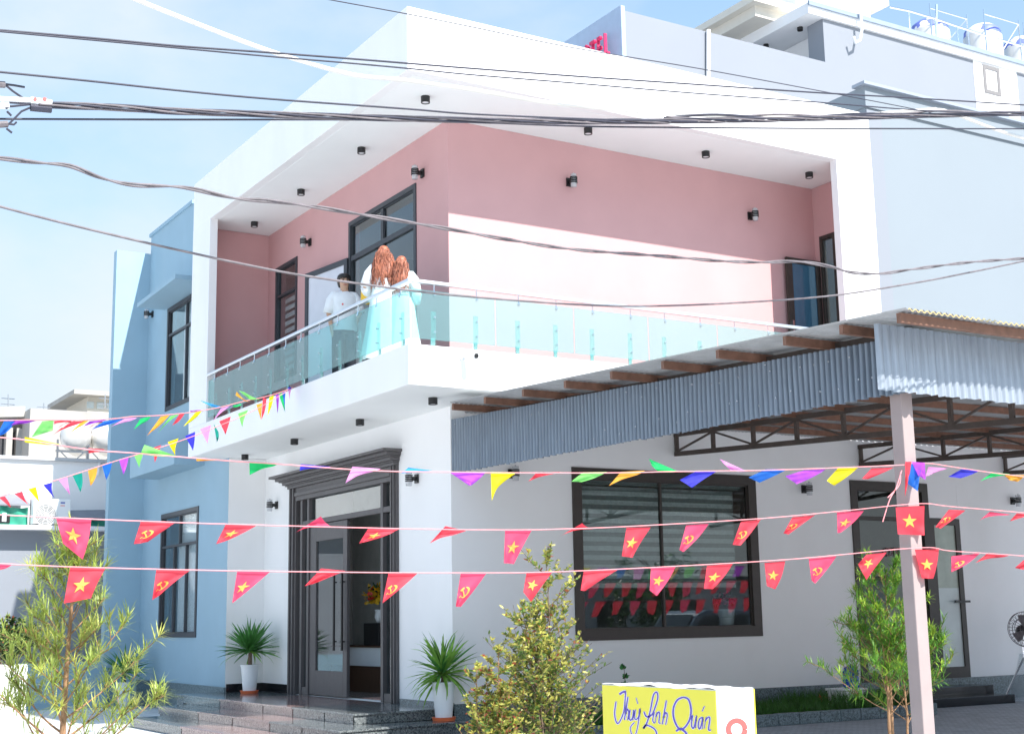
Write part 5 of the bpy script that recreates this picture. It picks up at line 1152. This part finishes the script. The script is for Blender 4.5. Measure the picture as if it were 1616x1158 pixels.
# multicolour string on the post
C5 = [([(205,468),(505,532),(330,528),(205,515)], (0,600,5.2625), 'yellow'), ([(735,562),(870,572),(800,595),(735,606)], (0,600,5.2625), 'red'), ([(48,680),(370,792),(120,785),(10,770)], (220,590,6.096), 'lime'), ([(545,805),(860,828),(700,832),(550,838)], (220,590,6.096), 'orange'), ([(1058,845),(1335,864),(1200,900),(1060,972)], (220,590,6.096), 'green'),
    ([(100,92),(238,105),(160,110),(95,122)], (440,700,2.886), 'navy'), ([(335,104),(465,114),(365,140),(303,180)], (440,700,2.886), 'pink'), ([(590,108),(700,122),(640,128),(558,134)], (440,700,2.886), 'cyan'), ([(775,128),(945,128),(880,188),(866,190)], (440,700,2.886), 'magenta'), ([(965,128),(1085,130),(990,205),(970,260)], (440,700,2.886), 'yellow'),
    ([(1170,135),(1282,128),(1205,142),(1135,172)], (440,700,2.886), 'red'), ([(1385,130),(1495,128),(1380,174),(1332,172)], (440,700,2.886), 'lime'), ([(1558,128),(1668,122),(1575,155),(1503,192)], (440,700,2.886), 'orange'),
    ([(112,60),(232,112),(150,112),(125,90)], (980,700,2.541), 'green'), ([(298,112),(382,112),(285,176),(235,145)], (980,700,2.541), 'navy'), ([(395,60),(505,110),(440,106),(412,80)], (980,700,2.541), 'pink'), ([(580,102),(668,102),(555,156),(512,135)], (980,700,2.541), 'blue'), ([(735,106),(822,102),(705,162),(658,130)], (980,700,2.541), 'magenta'), ([(870,98),(950,97),(855,168),(825,148)], (980,700,2.541), 'yellow'), ([(1005,98),(1097,94),(990,142),(966,140)], (980,700,2.541), 'red'),
    ([(1140,72),(1165,72),(1150,160),(1139,212)], (980,700,2.541), 'red'), ([(1158,80),(1205,84),(1190,190),(1150,160)], (980,700,2.541), 'blue'), ([(1165,72),(1218,76),(1222,145),(1192,128)], (980,700,2.541), 'magenta'), ([(1232,92),(1312,98),(1260,115),(1222,132)], (980,700,2.541), 'pink'), ([(1365,102),(1438,108),(1362,138),(1312,132)], (980,700,2.541), 'navy'), ([(1488,115),(1562,121),(1500,128),(1440,150)], (980,700,2.541), 'green'), ([(1535,125),(1618,125),(1590,152),(1558,146)], (980,700,2.541), 'orange')]
STR5 = [(-40, 686), (0, 690), (40, 694), (138, 709), (214, 715), (311, 723), (361, 727), (440, 732), (560, 741), (640, 744), (740, 745), (800, 746), (960, 746), (1060, 744), (1200, 742), (1320, 738), (1435, 733), (1465, 731), (1500, 736), (1560, 745), (1616, 752), (1690, 762)]
bs = thing('bunting_string', plR(1448, 733), 'string of wind blown multicolour pennants tied to the canopy post', 'bunting', 'flag strings hung across the front'); strp(STR5, plR2, .0045, parent=bs)
for i, (q_, (ox, oy, s_), c_) in enumerate(C5): flag(bs, conv([q_], ox, oy, s_)[0], (lambda x, y, i=i: at(x, y, 1, SY-(.03 if 19 < i < 23 else 0)-.002*(i % 3))), FL[c_], None, f'{c_} pennant', .03, 100+i)
strp([(1423, 742), (1414, 770), (1404, 788), (1393, 823)], plR, .005, 'loose_cord', parent=bs); strp([(1421, 745), (1419, 765), (1401, 785)], plR, .005, 'loose_cord', parent=bs)
plW = lambda x, y: Vector((x, SY, -y))
def carry_on(bs, p0, cols, emb, seed, w, h, step_):
    z0 = p0.z; xs = [p0.x+(16.5-p0.x)*k/10 for k in range(11)]
    MB().tube([(x, SY-.02, z0-.10*math.sin(math.pi*(k/10))) for k, x in enumerate(xs)], .0045, 5).build('cord', CORD, bs)
    x, i = max(p0.x+.2, 8.2), 0
    while x < 16.2:
        z = z0-.10*math.sin(math.pi*(x-p0.x)/(16.5-p0.x)); r_ = random.Random(seed+i); sk = r_.uniform(-.12, .03)
        flag(bs, [(x, -z), (x+w, -z), (x+w*.55+sk, -z+h*r_.uniform(.7, 1)), (x+.02+sk, -z+h*r_.uniform(.85, 1.1))], plW, FL[cols[i % len(cols)]], emb and (None if i % 5 == 4 else ('star', 'hs')[i % 2]), None, .03, seed+i, EFS.get(('star', 'hs')[i % 2]), .005); x += step_; i += 1
_b = [o for o in bpy.data.objects if o.name.startswith('bunting_string')]
carry_on(_b[0], plR(1690, 818), ['red', 'redhot', 'red'], True, 500, .30, .34, .46)
carry_on(_b[1], plR(1690, 884), ['redhot', 'red', 'red'], True, 600, .30, .34, .50)
carry_on(_b[2], plR(1690, 762), ['orange', 'lime', 'red', 'yellow', 'magenta', 'blue', 'pink', 'green'], None, 700, .34, .30, .52)
# the two strings that run up to the balcony corner of the slab
E0 = at(463, 611, 0, -.02); E1 = Vector((CAM.x, CAM.y, 0))+Vector((ray(0, 700).x, ray(0, 700).y, 0))*15.0; nS = Vector((E1.y-E0.y, -(E1.x-E0.x), 0)).normalized()
plS = lambda x, y: on(x, y, E0, nS)
nS1 = Vector((E1.y-E0.y-2.0, -(E1.x-E0.x), 0)).normalized(); plS1 = lambda x, y: on(x, y, E0, nS1)
cE, cF = (0, 600, 5.2625), (220, 590, 6.096)
T3 = [([(-10,972),(40,962),(90,1057)], cE, 'red'), ([(118,940),(186,921),(235,1031)], cE, 'red'), ([(233,902),(299,884),(328,1014)], cE, 'yellow'), ([(357,868),(433,847),(455,981)], cE, 'navy'), ([(487,828),(558,804),(582,950)], cE, 'pink'), ([(603,790),(681,767),(668,928)], cE, 'teal'), ([(730,748),(809,724),(752,876)], cE, 'orange'), ([(849,710),(931,684),(882,826)], cE, 'blue'), ([(988,660),(1069,635),(1025,782)], cE, 'magenta'), ([(1115,625),(1195,600),(1157,726)], cE, 'lime'),
    ([(130,710),(210,683),(148,852)], cF, 'red'), ([(272,655),(377,617),(345,786)], cF, 'yellow'), ([(439,597),(536,554),(516,737)], cF, 'navy'), ([(584,530),(689,490),(655,668)], cF, 'pink'), ([(715,478),(762,560),(745,656)], cF, 'teal'), ([(768,455),(879,409),(828,582)], cF, 'red'), ([(948,380),(1048,344),(990,512)], cF, 'lime'), ([(1125,295),(1182,278),(1170,442)], cF, 'orange'), ([(1188,225),(1222,240),(1174,440)], cF, 'red'), ([(1250,222),(1295,208),(1232,402)], cF, 'yellow'), ([(1312,200),(1342,195),(1328,382)], cF, 'purple'), ([(1340,198),(1372,180),(1398,360)], cF, 'green'), ([(1372,182),(1407,165),(1403,374)], cF, 'blue'), ([(1430,140),(1465,130),(1445,255)], cF, 'pink')]
STR3 = [(-40, 802), (0, 784), (22, 776), (65, 764), (100, 754), (140, 741), (180, 728), (220, 716), (262, 703), (300, 690), (340, 674), (385, 655), (420, 637), (463, 611)]
bs = thing('bunting_string', E0, 'string of small hanging triangular pennants rising to the balcony edge', 'bunting', 'flag strings hung across the front'); strp(STR3, plS, .006, parent=bs)
for i, (q_, (ox, oy, s_), c_) in enumerate(T3): a_, b_, c2_ = conv([q_], ox, oy, s_)[0]; flag(bs, [a_, b_, c2_, c2_], plS, FL[c_], None, f'{c_} pennant', .02, 200+i)
T1 = [([(40,327),(135,325),(40,442),(-40,480)], cE, 'blue'), ([(135,330),(300,335),(160,362),(88,377)], cE, 'purple'), ([(352,340),(447,332),(440,416),(262,472)], cE, 'lime'), ([(450,338),(612,332),(500,345),(450,364)], cE, 'red'), ([(600,340),(700,338),(510,395),(430,460)], cE, 'red'), ([(690,332),(742,326),(640,400),(578,436)], cE, 'orange'), ([(745,340),(892,326),(740,360),(680,392)], cE, 'purple'), ([(865,338),(1030,320),(850,380),(762,407)], cE, 'blue'), ([(1040,315),(1142,310),(1000,350),(918,387)], cE, 'pink'), ([(1165,318),(1252,300),(1170,360),(1108,412)], cE, 'green'),
    ([(205,410),(292,393),(110,560),(70,597)], cF, 'orange'), ([(300,405),(388,385),(230,510),(174,573)], cF, 'lime'), ([(385,385),(442,372),(360,470),(314,496)], cF, 'red'), ([(540,368),(604,350),(480,470),(422,505)], cF, 'yellow'), ([(488,352),(592,344),(540,352),(490,362)], cF, 'purple'), ([(575,252),(802,318),(770,328),(690,312)], cF, 'cyan'), ([(785,330),(872,304),(755,400),(706,455)], cF, 'pink'), ([(815,345),(900,300),(850,325),(815,352)], cF, 'purple'), ([(898,302),(980,288),(935,318),(905,322)], cF, 'green'), ([(955,160),(1010,175),(1165,248),(1060,245)], cF, 'lime'), ([(935,168),(925,205),(1075,272),(1010,258)], cF, 'orange'), ([(1425,140),(1440,122),(1472,132),(1430,160)], cF, 'navy')]
STR1b = [(-40, 664), (0, 663.5), (60, 662.5), (120, 663), (176, 661), (210, 657), (244, 656), (290, 652), (323, 647), (350, 642), (381, 634), (410, 628), (440, 620), (463, 611)]
bs = thing('bunting_string', E0, 'string of streaming blown multicolour ribbons level with the balcony slab', 'bunting', 'flag strings hung across the front'); strp(STR1b, plS1, .006, parent=bs)
for i, (q_, (ox, oy, s_), c_) in enumerate(T1): flag(bs, conv([q_], ox, oy, s_)[0], plS1, FL[c_], None, f'{c_} ribbon', .05, 300+i)

# ------------------------------------------------------------------ overhead cables
def cable(P, y, r, label, m=CABLE, twist=0, n=2, n_seg=6, loose=1.05):
    base = [at(px, py, 1, y) for px, py in smooth_path(P, n_seg)]; t = thing('overhead_cable', base[len(base)//2], label, 'cable', 'overhead cables crossing the street')
    if not twist: MB().tube(base, r, 7).build('wire', m, t, smooth=True); return t
    s = 0; ss = [0]
    for a, c in zip(base[:-1], base[1:]): s += (c-a).length; ss.append(s)
    fine = []; 
    for a, c, s0 in zip(base[:-1], base[1:], ss):
        k = max(1, int((c-a).length/.05))
        for i in range(k): fine.append((a.lerp(c, i/k), s0+(c-a).length*i/k))
    fine.append((base[-1], s))
    for j in range(n):
        rr = r*(.95 if j else 1)
        off = lambda s_: (math.cos(s_/twist*6.283+j*6.283/n+.6*math.sin(s_*1.3)), math.sin(s_/twist*6.283+j*6.283/n+.6*math.sin(s_*1.3)))
        MB().tube([p+Vector((0, off(s_)[0]*r*loose, off(s_)[1]*r*loose)) for p, s_ in fine], rr, 6).build('wire', m if j % 2 == 0 else CABLEG, t, smooth=True)
    return t
cable([(200, -6), (215, 0), (280, 26), (400, 72), (480, 98), (560, 119), (640, 127), (740, 141), (850, 160), (900, 166), (1000, 176), (1077, 180), (1148, 184), (1288, 185), (1381, 180), (1440, 176), (1476, 172)], -9.0, .014, 'thick cream coloured cable sagging across the white roof edge', CABLEW)
cable([(1390, 179), (1476, 173), (1510, 182), (1550, 197), (1583, 209), (1616, 219), (1690, 244)], -9.05, .013, 'cream cable end drooping at the right photo edge', CABLEW)
cable([(480, -8), (520, 0), (640, 22), (740, 42), (900, 75), (1100, 108), (1300, 145), (1440, 172), (1490, 184)], -9.3, .0035, 'thinnest black wire slanting down from the top edge', CABLE)
cable([(-40, 44), (0, 48), (140, 60), (280, 73), (420, 83), (540, 92), (640, 100), (740, 108), (900, 120), (1090, 133), (1281, 146), (1440, 155), (1616, 166), (1690, 171)], -9.5, .006, 'upper wire of the pair descending from upper left', CABLE)
cable([(-40, 46), (0, 50), (140, 63), (280, 76), (420, 89), (540, 99), (640, 108), (740, 118), (900, 131), (1090, 147), (1281, 161), (1418, 172), (1500, 177), (1690, 186)], -9.55, .005, 'lower wire of the pair descending from upper left', CABLE)
cable([(-40, 110), (0, 114), (140, 128), (280, 143), (420, 156), (640, 172), (740, 180), (900, 187), (1000, 190), (1100, 192)], -9.45, .006, 'single dark wire merging into the thick bundle', CABLE)
cable([(60, 166), (110, 167), (200, 171), (280, 176), (400, 180), (550, 185), (740, 190), (900, 192), (1100, 191), (1300, 187), (1450, 183), (1616, 179), (1690, 177)], -9.4, .0065, 'thick twisted bundle of cables running from the junction clamp', CABLE, 1.9, 6, loose=2.3)
cable([(1050, 186), (1150, 184), (1300, 184), (1420, 181), (1476, 178), (1550, 179), (1616, 180), (1690, 181)], -9.2, .010, 'second thick black cable at the right alongside the bundle', CABLE, 1.6, 2, loose=1.5)
cable([(-40, 188), (0, 188), (250, 189), (640, 190), (900, 199), (1070, 201.5), (1299, 203), (1616, 203.5), (1690, 203.5)], -9.35, .006, 'level black wire just beneath the thick bundle', CABLE)
cable([(-40, 247), (0, 250), (60, 257), (110, 262), (160, 281), (210, 292), (290, 296), (370, 313), (430, 318), (500, 327), (560, 337), (700, 360), (800, 378), (900, 393), (1000, 401), (1077, 407), (1140, 412), (1200, 414), (1261, 413), (1311, 421), (1344, 430), (1389, 432), (1440, 425), (1530, 414), (1616, 408), (1690, 402)], -8.6, .0075, 'wavy twisted pair of wires sagging before the balcony', CABLEG, .8, 2)
cable([(-40, 314), (0, 326), (100, 352), (230, 383), (306, 400), (370, 414), (480, 435), (645, 458), (740, 468), (900, 480), (1000, 483), (1120, 480), (1300, 468), (1440, 447), (1530, 430), (1616, 412), (1690, 396)], -8.3, .008, 'lowest grey wire sagging in front of the balcony glass', CABLEG)
jc = thing('cable_junction', at(40, 163, 1, -9.4), 'white and black cable junction clamp with loose wire ends at upper left', 'clamp'); J_ = lambda x, y: at(x, y, 1, -9.4)
MB().tube([J_(-40, 155), J_(50, 159)], .016, 8).build('sleeve', POTW, jc); MB().tube([J_(48, 159), J_(81, 164)], .022, 8).build('connector', POTW, jc); MB().tube([J_(48, 170), J_(81, 173)], .02, 6).build('black_sleeve', CABLE, jc)
for x in (54, 69): MB().lathe(J_(x, 159), [(0, -.026), (.010, -.026), (.012, 0), (0, .0)], 8, axis=(0, 1, 0)).build('screw', REDP, jc)
MB().tube([J_(-30, 166), J_(14, 167)], .020, 8).build('clamp_body', STEEL, jc)
for P in ([(-10, 133), (8, 134)], [(-20, 198), (12, 196)]): MB().tube([J_(*p) for p in P], .018, 7).build('clamp_body', CABLEG, jc)
for P in ([(6, 133), (22, 135), (39, 138)], [(8, 134), (20, 144), (36, 155)], [(10, 200), (22, 188), (34, 176), (48, 170)], [(10, 195), (22, 197), (26, 193)], [(10, 203), (19, 210)], [(11, 176), (18, 183)], [(-20, 170), (20, 168), (48, 165)], [(14, 162), (30, 163), (48, 164)]): MB().tube([J_(*p) for p in P], .006, 6).build('wire_end', CABLE, jc)
